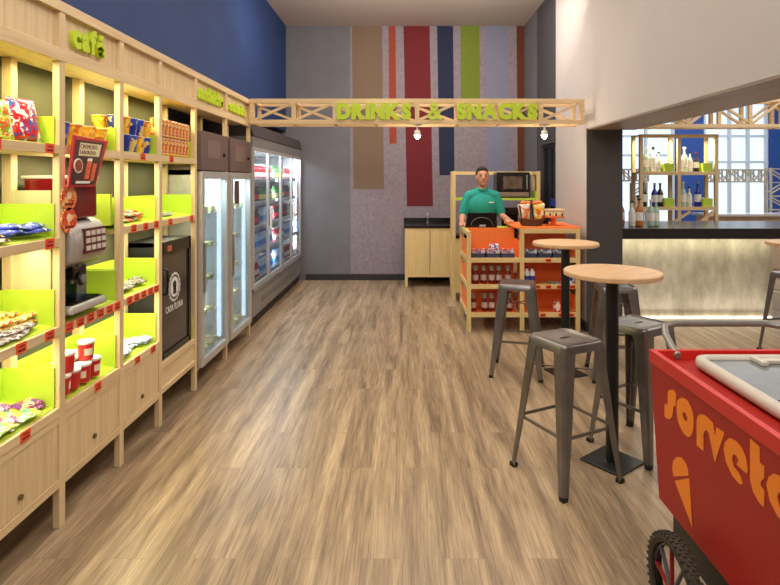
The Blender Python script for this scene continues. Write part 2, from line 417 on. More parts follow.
# ------------------------------------------------------------------ box trusses
def truss(name, label, x0, x1, y0, y1, z0, z1, n, t=.045, flip=False, mat=None, group=None, cat='wooden truss'):
    mat = mat or BIRCHX
    T = thing(name, label, cat, ((x0+x1)/2, (y0+y1)/2, z0), group); h = t/2
    for y in (y0+h, y1-h):
        for z in (z0+h, z1-h): MB().bar((x0, y, z), (x1, y, z), t, t).build('chord', mat, T, bevel=.002)
    st = (x1-x0-t)/n
    for y in (y0+h, y1-h):
        for i in range(n+1):
            x = x0+h+i*st; MB().bar((x, y, z0+t), (x, y, z1-t), t*.9, t*.9).build('upright', mat, T)
        for i in range(n):
            a = x0+h+i*st; b = a+st
            if (flip and i % 2) or (not flip and y > (y0+y1)/2): a, b = b, a
            MB().bar((a+.02, y, z0+t), (b-.02, y, z1-t), t*.6, t*.75, (0, 1, 0)).build('diagonal', mat, T)
    for i in range(n+1):
        x = x0+h+i*st
        for z in (z0+h, z1-h): MB().bar((x, y0+t, z), (x, y1-t, z), t*.8, t*.8).build('cross_brace', mat, T)
    return T
T = truss('sign_truss', 'pale wooden box truss spanning the shop with lime DRINKS & SNACKS letters', -1.60, 1.90, 5.85, 6.18, 2.235, 2.50, 8)
text_parts('DRINKS', 'letter', .775, .175, .03, frame3((-.69, 5.845, 2.278), (1, 0, 0), (0, 0, 1)), LIMEL, T, bold=.075, gap=.03)
text_parts('&', 'letter', .15, .175, .03, frame3((.26, 5.845, 2.278), (1, 0, 0), (0, 0, 1)), LIMEL, T, bold=.02)
text_parts('SNACKS', 'letter', .84, .175, .03, frame3((.56, 5.845, 2.278), (1, 0, 0), (0, 0, 1)), LIMEL, T, bold=.075, gap=.03)

def spotlight(x, y, zt, label):
    t = thing('spotlight', label, 'spotlight', (x, y, zt), 'spotlights under the sign truss')
    MB().box(x-.05, x+.05, y-.03, y+.03, zt-.012, zt).build('mounting_plate', WHITE, t, bevel=.003)
    MB().cyl((x, y, zt-.012), (x, y, zt-.07), .010).build('stem', WHITE, t)
    MB().lathe((x, y, zt-.115), [(.022, .055), (.03, .045), (.036, 0), (.033, 0), (.026, .04)], 20).build('lamp_head', WHITE, t, smooth=True)
    b = MB().ball((x, y, zt-.125), .026).build('bulb', BULB, t, smooth=True)
    d = bpy.data.lights.new('spotlight_beam', 'POINT'); d.energy = 6; d.color = (1, .84, .62); d.shadow_soft_size = .03
    o = bpy.data.objects.new('spotlight_beam', d); COL.objects.link(o); o.location = (0, 0, -.17); o.parent = t
spotlight(.15, 5.9, 2.235, 'small lit spotlight hanging under the truss between the words, nearer the centre')
spotlight(1.49, 5.9, 2.235, 'small lit spotlight hanging under the truss right end')

# ------------------------------------------------------------------ left shelving
YP = [2.07, 2.65, 3.215, 3.735, 4.375, 5.14, 5.92]; PW = .045; XF = -1.625; XBK = -1.90
SH = thing('shelving_unit', 'long pale wood shelving unit with lime green bins and header along the blue wall', 'shelf', (-1.76, 4.0, 0))
for y in YP:
    MB().box(XF-.034, XF, y, y+PW, 0, 2.23).build('post', BIRCH, SH, bevel=.002)
    MB().box(XBK, XBK+PW, y, y+PW, 0, 2.23).build('back_post', BIRCH, SH, bevel=.002)
MB().box(XF-.04, XF+.006, YP[0], YP[-1]+PW, 2.45, 2.50).build('top_rail', BIRCHH, SH, bevel=.002)
MB().box(XF-.04, XF+.004, YP[0], YP[-1]+PW, 2.215, 2.275).build('bottom_rail', BIRCHH, SH, bevel=.002)
MB().box(XBK, XF-.04, YP[0], YP[-1]+PW, 2.48, 2.50).box(XBK, XF-.04, YP[0], YP[-1]+PW, 2.235, 2.25).build('header_board', BIRCHH, SH)
for i in range(6):
    MB().box(XF-.036, XF-.02, YP[i]+PW, YP[i+1], 2.275, 2.45).build('header_panel', BIRCH, SH)
for y in YP: MB().box(XF-.04, XF+.002, y, y+PW, 2.275, 2.45).build('header_divider', BIRCH, SH, bevel=.002)
def htext(txt, y0, y1, z0, z1):
    text_parts(txt, 'letter', y1-y0, z1-z0, .022, frame3((XF-.02, y0, z0), (0, 1, 0), (0, 0, 1)), LIMEL, SH, bold=.05, gap=.05)
htext('café', 2.76, 3.05, 2.305, 2.435)
htext('sanduiche', 4.44, 5.07, 2.30, 2.42)
htext('salada', 5.26, 5.80, 2.30, 2.40)
ZS = {'A': 1.816, 'B': 1.378, 'C': .956, 'D': .572}
HS = {'A': .135, 'B': .16, 'C': .175, 'D': .19}
def price_tag(y, z, parent, w=.062, h=.046):
    m = MB(); m.box(XF, XF+.003, y-w/2, y+w/2, z-h/2, z+h/2); m.cur = 1
    m.box(XF+.003, XF+.0036, y-w*.28, y+w*.3, z+h*.12, z+h*.24); m.box(XF+.003, XF+.0036, y-w*.36, y-w*.05, z-h*.28, z-h*.08); m.box(XF+.003, XF+.0036, y, y+w*.34, z-h*.28, z-h*.08)
    m.build('price_tag', [TAG, TAGD], parent)
def bay_shelf(i, L, tags, tilt=.045):
    y0, y1 = YP[i]+PW, YP[i+1]; z = ZS[L]; h = HS[L]
    if L == 'A': tilt = .0
    # plywood shelf board with its front rail
    s = MB().box(XF-.022, XF, y0, y1, z-.042, z).box(XBK, XF-.022, y0, y1, z-.042, z-.022).build('shelf', BIRCHH, SH, bevel=.0015)
    for ty in tags: price_tag(y0+(y1-y0)*ty, z-.021, s)
    # lime bin: sloped floor, back and two cheeks
    xa, xb = XBK+.005, XF-.022
    m = MB()
    m.hexa([(xa, y0, z-.022), (xb, y0, z-.022), (xb, y1, z-.022), (xa, y1, z-.022)], [(xa, y0, z-.004+tilt), (xb, y0, z+.004), (xb, y1, z+.004), (xa, y1, z-.004+tilt)])
    m.box(xa, xa+.01, y0, y1, z-.01, z+h)
    m.box(xa, xb, y0, y0+.008, z-.01, z+h); m.box(xa, xb, y1-.008, y1, z-.01, z+h)
    m.build('bin', LIME, SH)
    return z
def under_light(y0, y1, z, p, x=-1.74):
    area('shelf_led', (x, (y0+y1)/2, z), (0, 0, 0), .05, y1-y0, p*.88, (1, .95, .60) if z < 2.2 else (1, .90, .42))
for i, sh in {0: 'ABCD', 1: 'CD', 2: 'ABCD', 3: 'AB'}.items():
    tg = {(0, 'A'): (.22, .86), (0, 'B'): (.18, .86), (0, 'C'): (.15, .5, .86), (0, 'D'): (.55,), (1, 'C'): (.06, .24, .42, .6, .78, .94), (1, 'D'): (.55,),
          (2, 'A'): (.5,), (2, 'B'): (.25, .58, .9), (2, 'C'): (.14, .33, .52, .72, .9), (2, 'D'): (.35, .8), (3, 'A'): (.25,), (3, 'B'): (.22, .88)}
    for L in sh: bay_shelf(i, L, tg[(i, L)])
# bay 1 upper bin stands without a front rail
y0, y1 = YP[1]+PW, YP[2]
s_ = MB().box(XF-.022, XF, y0, y1, 1.774, 1.816).box(XBK, XF-.022, y0, y1, 1.774, 1.79).build('shelf', BIRCHH, SH)
MB().box(XBK+.005, XF-.022, y0, y1, 1.79, 1.806).box(XBK+.005, XBK+.015, y0, y1, 1.80, 1.95).box(XBK+.005, XF-.022, y1-.008, y1, 1.80, 1.95).box(XBK+.005, XF-.022, y0, y0+.008, 1.80, 1.95).build('bin', LIME, SH)
MB().box(XBK+.005, XF-.05, YP[1]+.012, YP[1]+.030, .958, 1.335).box(XBK+.005, XF-.05, YP[1]+.012, YP[1]+.030, 1.38, 1.60).build('side_panel', wood('pale_side_panel', (196, 186, 140), (206, 196, 152), (38, 38, 1.6)), SH)
MB().box(XBK+.02, XF-.04, YP[2]-.03, YP[2]-.012, 1.39, 1.57).build('side_panel', LIME, SH)
# cupboard doors
for i in (0, 1, 2):
    y0, y1 = YP[i]+PW, YP[i+1]
    d = MB().box(XF-.022, XF-.006, y0+.004, y1-.004, .235, .495).build('cabinet_door', BIRCH, SH, bevel=.0015)
    MB().box(XBK, XF-.03, y0, y1, .20, .22).box(XBK, XBK+.01, y0, y1, .2, .53).build('cabinet_carcass', BIRCHH, SH)
    MB().box(XF-.03, XF-.003, y0, y1, .495, .53).build('upper_rail', BIRCHH, SH)
    MB().box(XF-.03, XF, y0, y1, .195, .232).build('lower_rail', BIRCHH, SH)
    MB().cyl((XF-.0055, (y0+y1)/2, .30), (XF+.004, (y0+y1)/2, .30), .012).build('finger_pull', plain('dull_brass', (112, 96, 66), .4, metal=.7), d)
# bay 3 low plinth with the black cooler
y0, y1 = YP[3]+PW, YP[4]
MB().box(XBK, XF-.02, y0, y1, .395, .415).box(XF-.03, XF-.02, y0, y1, .395, .43).box(XBK, XF-.022, y1-.01, y1, .415, .58).build('bin', LIME, SH)
MB().box(XF-.02, XF, y0, y1, .37, .412).box(XF-.02, XF-.01, y0, y1, .24, .37).box(XF-.02, XF, y0, y1, .205, .24).build('plinth_panel', BIRCHH, SH, bevel=.0015)
for i in (4, 5):
    y0, y1 = YP[i]+PW, YP[i+1]
    MB().box(-2.35, XF-.01, y0, y1, .135, .155).box(XF-.07, XF-.03, y0, y1, .115, .155).box(-2.35, -2.31, y0, y0+.04, 0, .135).box(-2.35, -2.31, y1-.04, y1, 0, .135).build('fridge_platform', BIRCHH, SH)
for (i, z, p) in [(0, 2.21, 5), (0, 1.765, 3.2), (0, 1.33, 3.2), (0, .905, 3.0), (1, 2.21, 5), (1, 1.765, 4.0), (1, .905, 3.0), (2, 2.21, 5), (2, 1.765, 3.2), (2, 1.33, 3.2), (2, .905, 3.0), (3, 2.21, 4.5), (3, 1.765, 2.5), (3, 1.33, 1.5), (4, 2.21, .8), (5, 2.21, .6)]:
    under_light(YP[i]+PW+.03, YP[i+1]-.03, z, p)

# ---- snack goods
def pillow(name, w, h, t, mat, nx=10, ny=12, crimp=True):
    """foil bag: width along x, height along z, thickness along y, standing on z=0"""
    m = MB(); V = []; F = []
    for sgn in (-1, 1):
        for j in range(ny+1):
            for i in range(nx+1):
                u = i/nx*2-1; v = j/ny*2-1
                e = max(0, (1-abs(u)**2.6)*(1-abs(v)**4))
                k = 1-.06*math.cos(v*PI/2)*abs(u)
                wr = .06*t*math.sin(7*u+3*v)*math.cos(5*v-2*u)*e
                V.append((u*w/2*k, sgn*(e**.6*t/2+.0008)+wr, (v+1)/2*h))
    n = (nx+1)*(ny+1)
    for s in (0, 1):
        for j in range(ny):
            for i in range(nx):
                a = s*n+j*(nx+1)+i; q = (a, a+1, a+nx+2, a+nx+1); F.append(q if s == 0 else q[::-1])
    ring = [i for i in range(nx+1)]+[(j)*(nx+1)+nx for j in range(1, ny+1)]+[ny*(nx+1)+i for i in range(nx-1, -1, -1)]+[j*(nx+1) for j in range(ny-1, 0, -1)]
    for a, b in zip(ring, ring[1:]+ring[:1]): F.append((a, a+n, b+n, b))
    m.add(V, F); return m.build(name, mat, None, smooth=True, angle=80)
W1 = wrapper('bag_yellow_red', [(240, 190, 30), (230, 60, 30), (90, 190, 50), (250, 230, 120), (245, 240, 220)], 55)
W2 = wrapper('bag_red_blue', [(214, 26, 40), (190, 20, 46), (240, 240, 240), (40, 90, 190), (214, 26, 40)], 46)
W3 = wrapper('bag_green', [(110, 190, 40), (240, 220, 60), (220, 240, 230), (230, 90, 40)], 50)
W4 = wrapper('bar_blue', [(40, 60, 180), (60, 90, 220), (235, 240, 250), (30, 40, 120)], 40)
W5 = wrapper('bar_mix', [(240, 220, 70), (210, 40, 40), (245, 240, 225), (240, 180, 50)], 60)
W6 = wrapper('bar_dark', [(60, 50, 60), (190, 190, 200), (110, 80, 60), (225, 225, 225)], 60)
W7 = wrapper('gum_pink', [(200, 60, 110), (235, 150, 170), (190, 220, 120), (240, 230, 190), (120, 60, 140)], 36)
W8 = wrapper('gum_green', [(150, 200, 90), (230, 235, 200), (90, 150, 150), (240, 220, 80)], 36)
W9 = wrapper('white_blue', [(235, 238, 240), (200, 214, 230), (90, 120, 190), (240, 235, 220)], 50)
W10 = wrapper('brown_bar', [(96, 58, 40), (70, 40, 30), (220, 190, 150)], 40)
W11 = wrapper('red_green_bar', [(206, 34, 30), (230, 70, 40), (60, 140, 50), (240, 230, 220)], 55)
def bagset(mat, label, w, h, t, spots, group=None, name='crisp_packet', cat='crisp packet'):
    p = pillow(name, w, h, t, mat); tag(p, label, cat, group); used = []
    for s in spots: place(p, used, s[0], s[1], s[2] if len(s) > 2 else None)
T0 = math.radians
# bay 0 top shelf bags leaning back, facing the aisle
g = 'crisp packets on the top shelf'
bagset(W2, 'red and blue crisp packet leaning at the far end of the top shelf', .17, .20, .06, [((-1.70, 2.535, 1.825), (T0(-12), T0(0), T0(84)))], g)
bagset(W1, 'yellow crisp packet beside the red and blue one on the top shelf', .16, .21, .06, [((-1.77, 2.40, 1.825), (T0(-12), 0, T0(86)))], g)
bagset(W3, 'green and yellow crisp packet nearest the camera on the top shelf', .15, .17, .05, [((-1.69, 2.34, 1.825), (T0(-12), 0, T0(76)))], g)
def lying(mat, name, w, h, t, n, i, L, label, group, cat, xr=(.03, .2), yr=(.08, .92), seed=1, layers=1, side=False, sp=.03):
    """n wrappers lying on the sloped floor of a bin"""
    rnd = random.Random(seed); p = pillow(name, w, h, t, mat); 
    for v in p.data.vertices:
        x, y, z = v.co; v.co = (x, z-h/2, y+t/2)
    tag(p, label, cat, group); used = []
    y0, y1 = YP[i]+PW+.03, YP[i+1]-.03; z = ZS[L]; slope = math.atan2(.045, .25)
    for k in range(n):
        lay = k % layers; nn = math.ceil(n/layers); q = k//layers
        y = y0+(y1-y0)*(yr[0]+(yr[1]-yr[0])*(q+.5)/nn)+rnd.uniform(-.006, .006)
        dx = xr[0]+(xr[1]-xr[0])*rnd.random(); x = XF-.035-dx
        sl = slope if L != 'A' else 0
        zz = z+.012+(dx)*.18*(L != 'A')+lay*t*.8
        M = Matrix.Rotation(sl, 4, 'Y') @ Matrix.Rotation(T0(rnd.uniform(-14, 14)+(90 if side else 0)), 4, 'Z')
        place(p, used, (x, y, zz), M.to_euler(), '%s, %s from its near end%s' % (label, ORD[q], '' if layers == 1 else ', '+('lowest', 'middle', 'top')[lay if layers == 3 else lay*2]+' layer'))
gz = 'snacks lying in the green bins, '
lying(W4, 'chocolate_bar', .07, .17, .022, 6, 0, 'B', 'blue chocolate bar in the second bin down', gz+'blue bars', 'chocolate bar', (.02, .07), (.45, .95), 1, 3, False)
lying(W10, 'chocolate_bar', .06, .15, .02, 4, 0, 'B', 'brown chocolate bar beside the blue bars', gz+'brown bars', 'chocolate bar', (.03, .1), (0, .45), 2, 2, True)
lying(W5, 'cereal_bar', .05, .13, .018, 21, 0, 'C', 'yellow cereal bar in the nearest third bin down', gz+'yellow cereal bars', 'cereal bar', (.06, .18), (0, 1), 3, 3)
lying(W6, 'cereal_bar', .05, .13, .016, 14, 0, 'C', 'dark silver cereal bar by the yellow ones', gz+'dark cereal bars', 'cereal bar', (.01, .06), (0, .8), 4, 2)
lying(W7, 'sweet_packet', .09, .12, .016, 10, 0, 'D', 'pink sweet packet in the lowest bin', gz+'pink sweets', 'sweet packet', (.05, .18), (.1, 1), 5, 2)
lying(W8, 'sweet_packet', .09, .12, .016, 10, 0, 'D', 'green sweet packet in the lowest bin', gz+'green sweets', 'sweet packet', (.01, .12), (0, .8), 6, 2)
lying(W11, 'cereal_bar', .05, .13, .018, 15, 2, 'B', 'red snack bar under the noodle cups', gz+'red bars', 'snack bar', (.03, .15), (0, .9), 7, 3)
lying(W6, 'cereal_bar', .05, .13, .016, 14, 2, 'C', 'black-white snack bar beside the coffee machine', gz+'black and white bars', 'snack bar', (.03, .14), (0, .95), 8, 2)
lying(W9, 'sweet_packet', .08, .11, .02, 14, 2, 'D', 'white sweet packet above the third door', gz+'white packets', 'sweet packet', (.03, .18), (0, .95), 9, 2)
lying(W6, 'cereal_bar', .05, .12, .014, 4, 3, 'B', 'dark snack bar above the black cooler', gz+'bars above the cooler', 'snack bar', (.03, .12), (0, .6), 10, 1)

# noodle cups, two layers, bay 2
def noodle(nm, lab, colr, body2):
    t = thing(nm, lab, 'noodle cup', (0, 0, 0))
    m = MB(); m.lathe((0, 0, 0), [(.031, 0), (.033, .004), (.043, .095), (.0455, .097), (.0455, .102), (.043, .103)], 20); m.build('cup', colr, t, smooth=True)
    MB().lathe((0, 0, 0), [(.0440, .1025), (.0440, .105)], 20).build('lid', body2, t, smooth=True)
    return t
wy = wrapper('cup_yellow', [(236, 176, 40), (246, 206, 90), (214, 120, 40), (240, 190, 60)], 30)
wbq = wrapper('cup_blue', [(30, 60, 170), (40, 80, 200), (236, 200, 120), (30, 50, 150)], 26)
ny = noodle('noodle_cup', 'yellow noodle cup on the top shelf of the second full bay', wy, WHITE); uy = []
nb = noodle('noodle_cup', 'blue noodle cup on the top shelf of the second full bay', wbq, WHITE); ub = []
for lay in range(2):
    for dep in range(2):
        for k in range(5):
            blue = (k+lay*2+dep) % 3 != 0
            lab = ('blue' if blue else 'yellow')+' noodle cup in the third bay, %s from the near end, %s row, %s layer' % (ORD[k], ('front', 'back')[dep], ('lower', 'upper')[lay])
            pr, us = (nb, ub) if blue else (ny, uy)
            place(pr, us, (-1.705-dep*.096, YP[2]+PW+.058+k*.0905, 1.822+lay*.107), random.uniform(0, 6), lab, 'noodle cups on the top shelf')
# large yellow cups bay 1
for k in range(4):
    place(ny, uy, (-1.715, YP[1]+PW+.08+k*.12, 1.807), k, 'large yellow noodle cup behind the coffee sign, %s from the near end' % ORD[k], 'large noodle cups above the coffee machine', 1.25) if k != 0 else place(nb, ub, (-1.715, YP[1]+PW+.08+k*.12, 1.807), k, 'large blue noodle cup behind the coffee sign at the near end', 'large noodle cups above the coffee machine', 1.25)
# golden biscuit packs bay 3, 2 layers
wg = wrapper('pack_gold', [(224, 170, 60), (190, 50, 50), (236, 200, 110), (150, 40, 60), (230, 160, 60), (240, 220, 190)], 60)
gp = MB().box(-.03, .03, -.028, .028, 0, .125).build('biscuit_pack', wg, None, bevel=.008); tag(gp, '', 'biscuit pack'); ug = []
for lay in range(2):
    for k in range(9):
        place(gp, ug, (-1.69, YP[3]+PW+.045+k*.063, 1.822+lay*.128), 0, 'golden and red biscuit pack, %s from the near end of the %s row' % (ORD[k], ('lower', 'upper')[lay]), 'biscuit packs on the fourth bay top shelf')
# red tubs with white lids, bay 1 shelf D
def tub(nm='crisp_tub'):
    t = thing(nm, '', 'tub', (0, 0, 0))
    wt = wrapper('tub_red', [(206, 24, 30), (206, 24, 30), (220, 40, 36), (236, 220, 200)], 16)
    MB().lathe((0, 0, 0), [(.034, 0), (.036, .003), (.040, .085)], 22).build('tub_body', plain('tub_red_plain', (204, 26, 30), .35, var=.05), t, smooth=True)
    m = MB(); m.lathe((0, 0, 0), [(.0375, .030), (.0397, .062)], 22); 
    lbl = MB()
    for a0 in (0.2, 3.3):
        n = 6; V = []; F = []
        for j in range(2):
            for i in range(n+1):
                a = a0+i/n*1.1; r = .0382+j*.0019; V.append((r*math.cos(a), r*math.sin(a), .026+j*.036))
        F = [(i, i+1, n+2+i, n+1+i) for i in range(n)]; lbl.add(V, F)
    lbl.build('label_patch', plain('label_cream', (240, 226, 200), .5), t, smooth=True)
    MB().lathe((0, 0, 0), [(.042, .084), (.043, .086), (.043, .095), (.040, .098)], 22).build('lid', WHITE, t, smooth=True)
    return t
tb = tub(); ut = []
sp = [(-1.68, 2.755, 0), (-1.68, 2.84, 0), (-1.68, 2.935, 0), (-1.68, 3.03, 0), (-1.77, 2.78, 0), (-1.77, 2.88, 0), (-1.77, 2.98, 0), (-1.68, 2.79, .1), (-1.69, 2.985, .1), (-1.785, 3.085, .0)]
wh = ['front row first', 'front row second', 'front row third', 'front row fourth', 'back row first', 'back row second', 'back row third', 'stacked on top at the near end', 'stacked on top at the far end', 'front row last']
for (x, y, dz), w in zip(sp, wh):
    place(tb, ut, (x, y, .590+(-1.647-x)*.18+dz*1.0), (0, 0, y*9), 'red tub with white lid under the coffee machine, '+w, 'red tubs under the coffee machine')

# ---- coffee machine
CM = thing('coffee_machine', 'silver and red capsule-style coffee machine on the shelf between two posts', 'coffee machine', (-1.72, 2.93, .965))
CMS = plain('machine_silver', (176, 172, 168), .3, metal=.35, var=.04)
m = MB(); m.hexa([(-1.88, 2.71, .99), (-1.60, 2.71, .99), (-1.60, 3.05, .99), (-1.88, 3.05, .99)], [(-1.88, 2.72, 1.03), (-1.615, 2.72, 1.03), (-1.615, 3.04, 1.03), (-1.88, 3.04, 1.03)])
m.build('base', CMS, CM, bevel=.015, seg=3)
m = MB().box(-1.80, -1.625, 2.75, 3.02, 1.030, 1.036)
for k in range(8): m.box(-1.79, -1.635, 2.765+k*.033, 2.775+k*.033, 1.036, 1.041)
m.build('drip_tray', BLACK, CM)
MB().box(-1.88, -1.80, 2.76, 3.01, 1.03, 1.24).build('rear_column', STEEL, CM, bevel=.006)
MB().box(-1.80, -1.69, 2.90, 2.99, 1.04, 1.215).build('splash_panel', plain('mirror_steel', (150, 180, 200), .12, metal=.9), CM)
m = MB(); pr = [(-1.89, 1.21), (-1.67, 1.21), (-1.61, 1.25), (-1.595, 1.31), (-1.60, 1.39), (-1.64, 1.44), (-1.70, 1.46), (-1.89, 1.46)]
m.hexa([(x, 2.715, z) for x, z in pr], [(x, 3.03, z) for x, z in pr]); m.build('head', CMS, CM, bevel=.02, seg=4, smooth=True)
kp = thing  # keypad lies on the sloped front of the head
m = MB(); M = frame3((-1.603, 2.80, 1.28), (0, 1, 0), (-.004, 0, .115))
m.box(0, .20, 0, .125, .0, .014); m.cur = 1
for a in range(4):
    for b in range(3): m.box(.012+a*.048, .044+a*.048, .014+b*.037, .038+b*.037, .014, .019)
m.xf(M); m.build('keypad', [plain('keypad_maroon', (92, 26, 32), .4), CREAM], CM)
for y in (2.82, 2.87): MB().cyl((-1.665, y, 1.13), (-1.665, y, 1.235), .012).build('spout', STEEL, CM, smooth=True)
MB().box(-1.72, -1.64, 2.79, 2.90, 1.15, 1.215).cyl((-1.64, 2.845, 1.15), (-1.625, 2.845, 1.15), .035).build('brew_group', BLACK, CM, bevel=.006)
MB().cyl((-1.63, 2.845, 1.15), (-1.618, 2.845, 1.15), .022).build('chrome_knob', STEEL, CM, smooth=True)
MB().box(-1.86, -1.625, 2.74, 2.98, 1.455, 1.66).build('bean_hopper', plain('hopper_red', (120, 14, 20), .12, var=.1), CM, bevel=.015, seg=3)
MB().box(-1.87, -1.62, 2.735, 2.985, 1.655, 1.672).build('hopper_lid', CREAM, CM, bevel=.006)
for yy, zz, c in ((2.715, 1.565, (224, 120, 50)), (2.715, 1.455, (214, 70, 40))):
    m = MB(); m.cyl((-1.625, yy, zz), (-1.618, yy, zz), .062, n=28); m.cur = 1
    m.cyl((-1.618, yy, zz+.012), (-1.6175, yy, zz+.012), .02, n=20); m.cur = 2; m.box(-1.618, -1.6172, yy-.035, yy+.035, zz-.038, zz-.026)
    m.build('round_sticker', [wrapper('sticker_%d' % c[1], [c, (190, 40, 30), (240, 190, 120), c], 60), plain('sticker_cream', (240, 210, 170), .5), plain('sticker_dark', (120, 20, 20), .5)], CM)
# coffee sign board on top
CS = thing('coffee_sign', 'tilted red-framed coffee poster board standing on the coffee machine', 'sign', (-1.74, 2.90, 1.675))
M = frame3((-1.605, 2.665, 1.615), (.0, 1, .0), (.0, .0, 1))
m = MB()
m.hexa([(0, 0, 0), (.235, 0, 0), (.235, 0, .012), (0, 0, .012)], [(.05, .255, 0), (.365, .245, 0), (.365, .245, .012), (.05, .255, .012)])
m.xf(M); m.build('board', plain('sign_red', (176, 22, 26), .4), CS, bevel=.004)
def sq(m, x0, x1, y0, y1, z0, z1):
    f = lambda x, y: x*(1+y*.9)+y*.22
    m.hexa([(f(a, b), b, z0) for a, b in ((x0, y0), (x1, y0), (x1, y1), (x0, y1))], [(f(a, b), b, z1) for a, b in ((x0, y0), (x1, y0), (x1, y1), (x0, y1))]); return m
m = sq(MB(), .014, .220, .012, .232, .012, .014); m.cur = 1; sq(m, .04, .20, .155, .220, .014, .016)
m.cur = 2; m.cyl((.075, .105, .014), (.075, .105, .018), .036, n=24); m.cur = 3; m.cyl((.075, .105, .018), (.075, .105, .020), .029, n=24)
m.cur = 4; sq(m, .115, .15, .04, .13, .014, .017); sq(m, .165, .195, .03, .12, .014, .017); m.cur = 2; sq(m, .115, .15, .13, .145, .014, .017); sq(m, .05, .17, .018, .03, .014, .016)
m.xf(M); m.build('poster', [plain('poster_brown', (62, 24, 20), .4, var=.3, scale=40), plain('poster_cream', (222, 206, 168), .5), plain('poster_white', (232, 224, 210), .4), plain('poster_coffee', (140, 60, 30), .4, var=.3, scale=60), plain('poster_orange', (214, 96, 60), .4, var=.3, scale=80)], CS)
text_parts('CREMOSO', 'poster_text', .15, .020, .0012, M @ Matrix.Translation((.095, .192, .016)), TAGD, CS, bold=.0, gap=.12)
text_parts('SABOROSO', 'poster_text', .14, .018, .0012, M @ Matrix.Translation((.09, .164, .016)), TAGD, CS, bold=.0, gap=.12)

# ---- black cooler in bay 3
CO = thing('countertop_cooler', 'black glass-door cooler with a white round logo in the low bay', 'cooler', (-1.78, 4.07, .415))
y0, y1, z0, z1, xa, xb = 3.80, 4.33, .417, 1.22, -1.90, -1.665
MB().box(xa, xb, y0, y0+.02, z0, z1).box(xa, xb, y1-.02, y1, z0, z1).box(xa, xa+.02, y0, y1, z0, z1).box(xa, xb, y0, y1, z0, z0+.03).box(xa, xb, y0, y1, z1-.03, z1).build('cabinet', BLACKM, CO)
d = MB().box(xb, xb+.025, y0, y0+.035, z0, z1).box(xb, xb+.025, y1-.035, y1, z0, z1).box(xb, xb+.025, y0, y1, z0, z0+.04).box(xb, xb+.025, y0, y1, z1-.09, z1).build('door_frame', BLACK, CO)
MB().box(xb+.008, xb+.014, y0+.03, y1-.03, z0+.03, z1-.08).build('glass_pane', plain('dark_pane', (60, 54, 54), .12, var=.3, scale=6), d)
MB().tube([(xb+.025, y0+.05, .86), (xb+.045, y0+.05, .87), (xb+.05, y0+.05, .95), (xb+.045, y0+.05, 1.03), (xb+.025, y0+.05, 1.04)], .008).build('handle', BLACK, d, smooth=True)
MB().box(xb+.025, xb+.027, y0+.10, y0+.17, z1-.07, z1-.03).build('brand_plate', plain('copper_plate', (190, 100, 60), .5), d)
m = MB(); m.cyl((xb+.014, 4.045, .88), (xb+.0155, 4.045, .88), .088, n=32)
for k in range(16):
    a = 2*PI*k/16; m.cyl((xb+.014, 4.045+.088*math.cos(a), .88+.088*math.sin(a)), (xb+.0155, 4.045+.088*math.cos(a), .88+.088*math.sin(a)), .018, n=10)
m.cur = 1; m.cyl((xb+.0155, 4.045, .895), (xb+.0165, 4.045, .895), .03, n=16); m.box(xb+.0155, xb+.0165, 4.02, 4.07, .83, .88)
m.build('logo', [WHITE, BLACKM], d)
text_parts('CASA FLORA', 'logo_text', .30, .045, .0015, frame3((xb+.0145, 3.895, .715), (0, 1, 0), (0, 0, 1)), WHITE, CO, bold=.01, gap=.1)
area('cooler_light', (xa+.1, 4.06, 1.18), (0, 0, 0), .1, .35, .4, (.9, .95, 1))

# ---- upright display fridges
def fridge(y0, y1, label, notice):
    F = thing('display_fridge', label, 'fridge', (-1.98, (y0+y1)/2, .155), 'display fridges in the shelving')
    xa, xb, z0, z1 = -2.30, -1.632, .157, 1.72; t = .03
    MB().box(xa, xb, y0, y0+t, z0, z1).box(xa, xb, y1-t, y1, z0, z1).box(xa, xb, y0, y1, z0, z0+.05).box(xa, xb, y0, y1, z1-t, z1).build('cabinet', SILVER, F)
    MB().box(xa, xa+t, y0+t, y1-t, z0+.05, z1-t).build('liner', WHITEI, F)
    for z in (.50, .78, 1.07, 1.36): MB().box(xa+t, xb-.04, y0+t, y1-t, z, z+.008).build('wire_shelf', WHITE, F)
    d = MB().box(xb, xb+.04, y0, y0+.055, z0, z1).box(xb, xb+.04, y1-.055, y1, z0, z1).box(xb, xb+.04, y0+.055, y1-.055, z0, z0+.06).box(xb, xb+.04, y0+.055, y1-.055, z1-.06, z1).build('door_frame', SILVER, F, bevel=.004)
    MB().box(xb+.015, xb+.021, y0+.05, y1-.05, z0+.05, z1-.05).build('glass_pane', GLASS, d)
    MB().box(xb+.04, xb+.06, y0+.015, y0+.035, .75, 1.15).build('handle', STEEL, d, bevel=.004)
    MB().box(xb-.05, xb-.02, y1-t-.03, y1-t, z0+.08, z1-.05).build('light_strip', LEDC, F)
    c = MB().box(xa, -1.600, y0, y1, z1+.01, 2.045).build('canopy', BROWN, F, bevel=.004)
    MB().box(-1.600, -1.598, y0+.14, y1-.22, 1.83, 1.98).build('vent_panel', plain('brown_vent', (124, 102, 94), .6), c)
    MB().cyl((-1.600, y1-.13, 1.87), (-1.585, y1-.13, 1.87), .016).build('thermostat_knob', BLACK, c, smooth=True)
    if notice: MB().box(xb+.021, xb+.024, y0+.15, y0+.30, 1.42, 1.64).build('notice', plain('notice_brown', (96, 60, 50), .6, var=.3), d)
    area('fridge_light', (xb-.10, (y0+y1)/2, z1-.05), (0, T0(10), 0), .08, .5, 9, (.72, .92, 1))
    area('fridge_light', (xb-.05, (y0+y1)/2, .95), (0, T0(90), 0), 1.2, .04, 11, (.72, .92, 1))
    return F
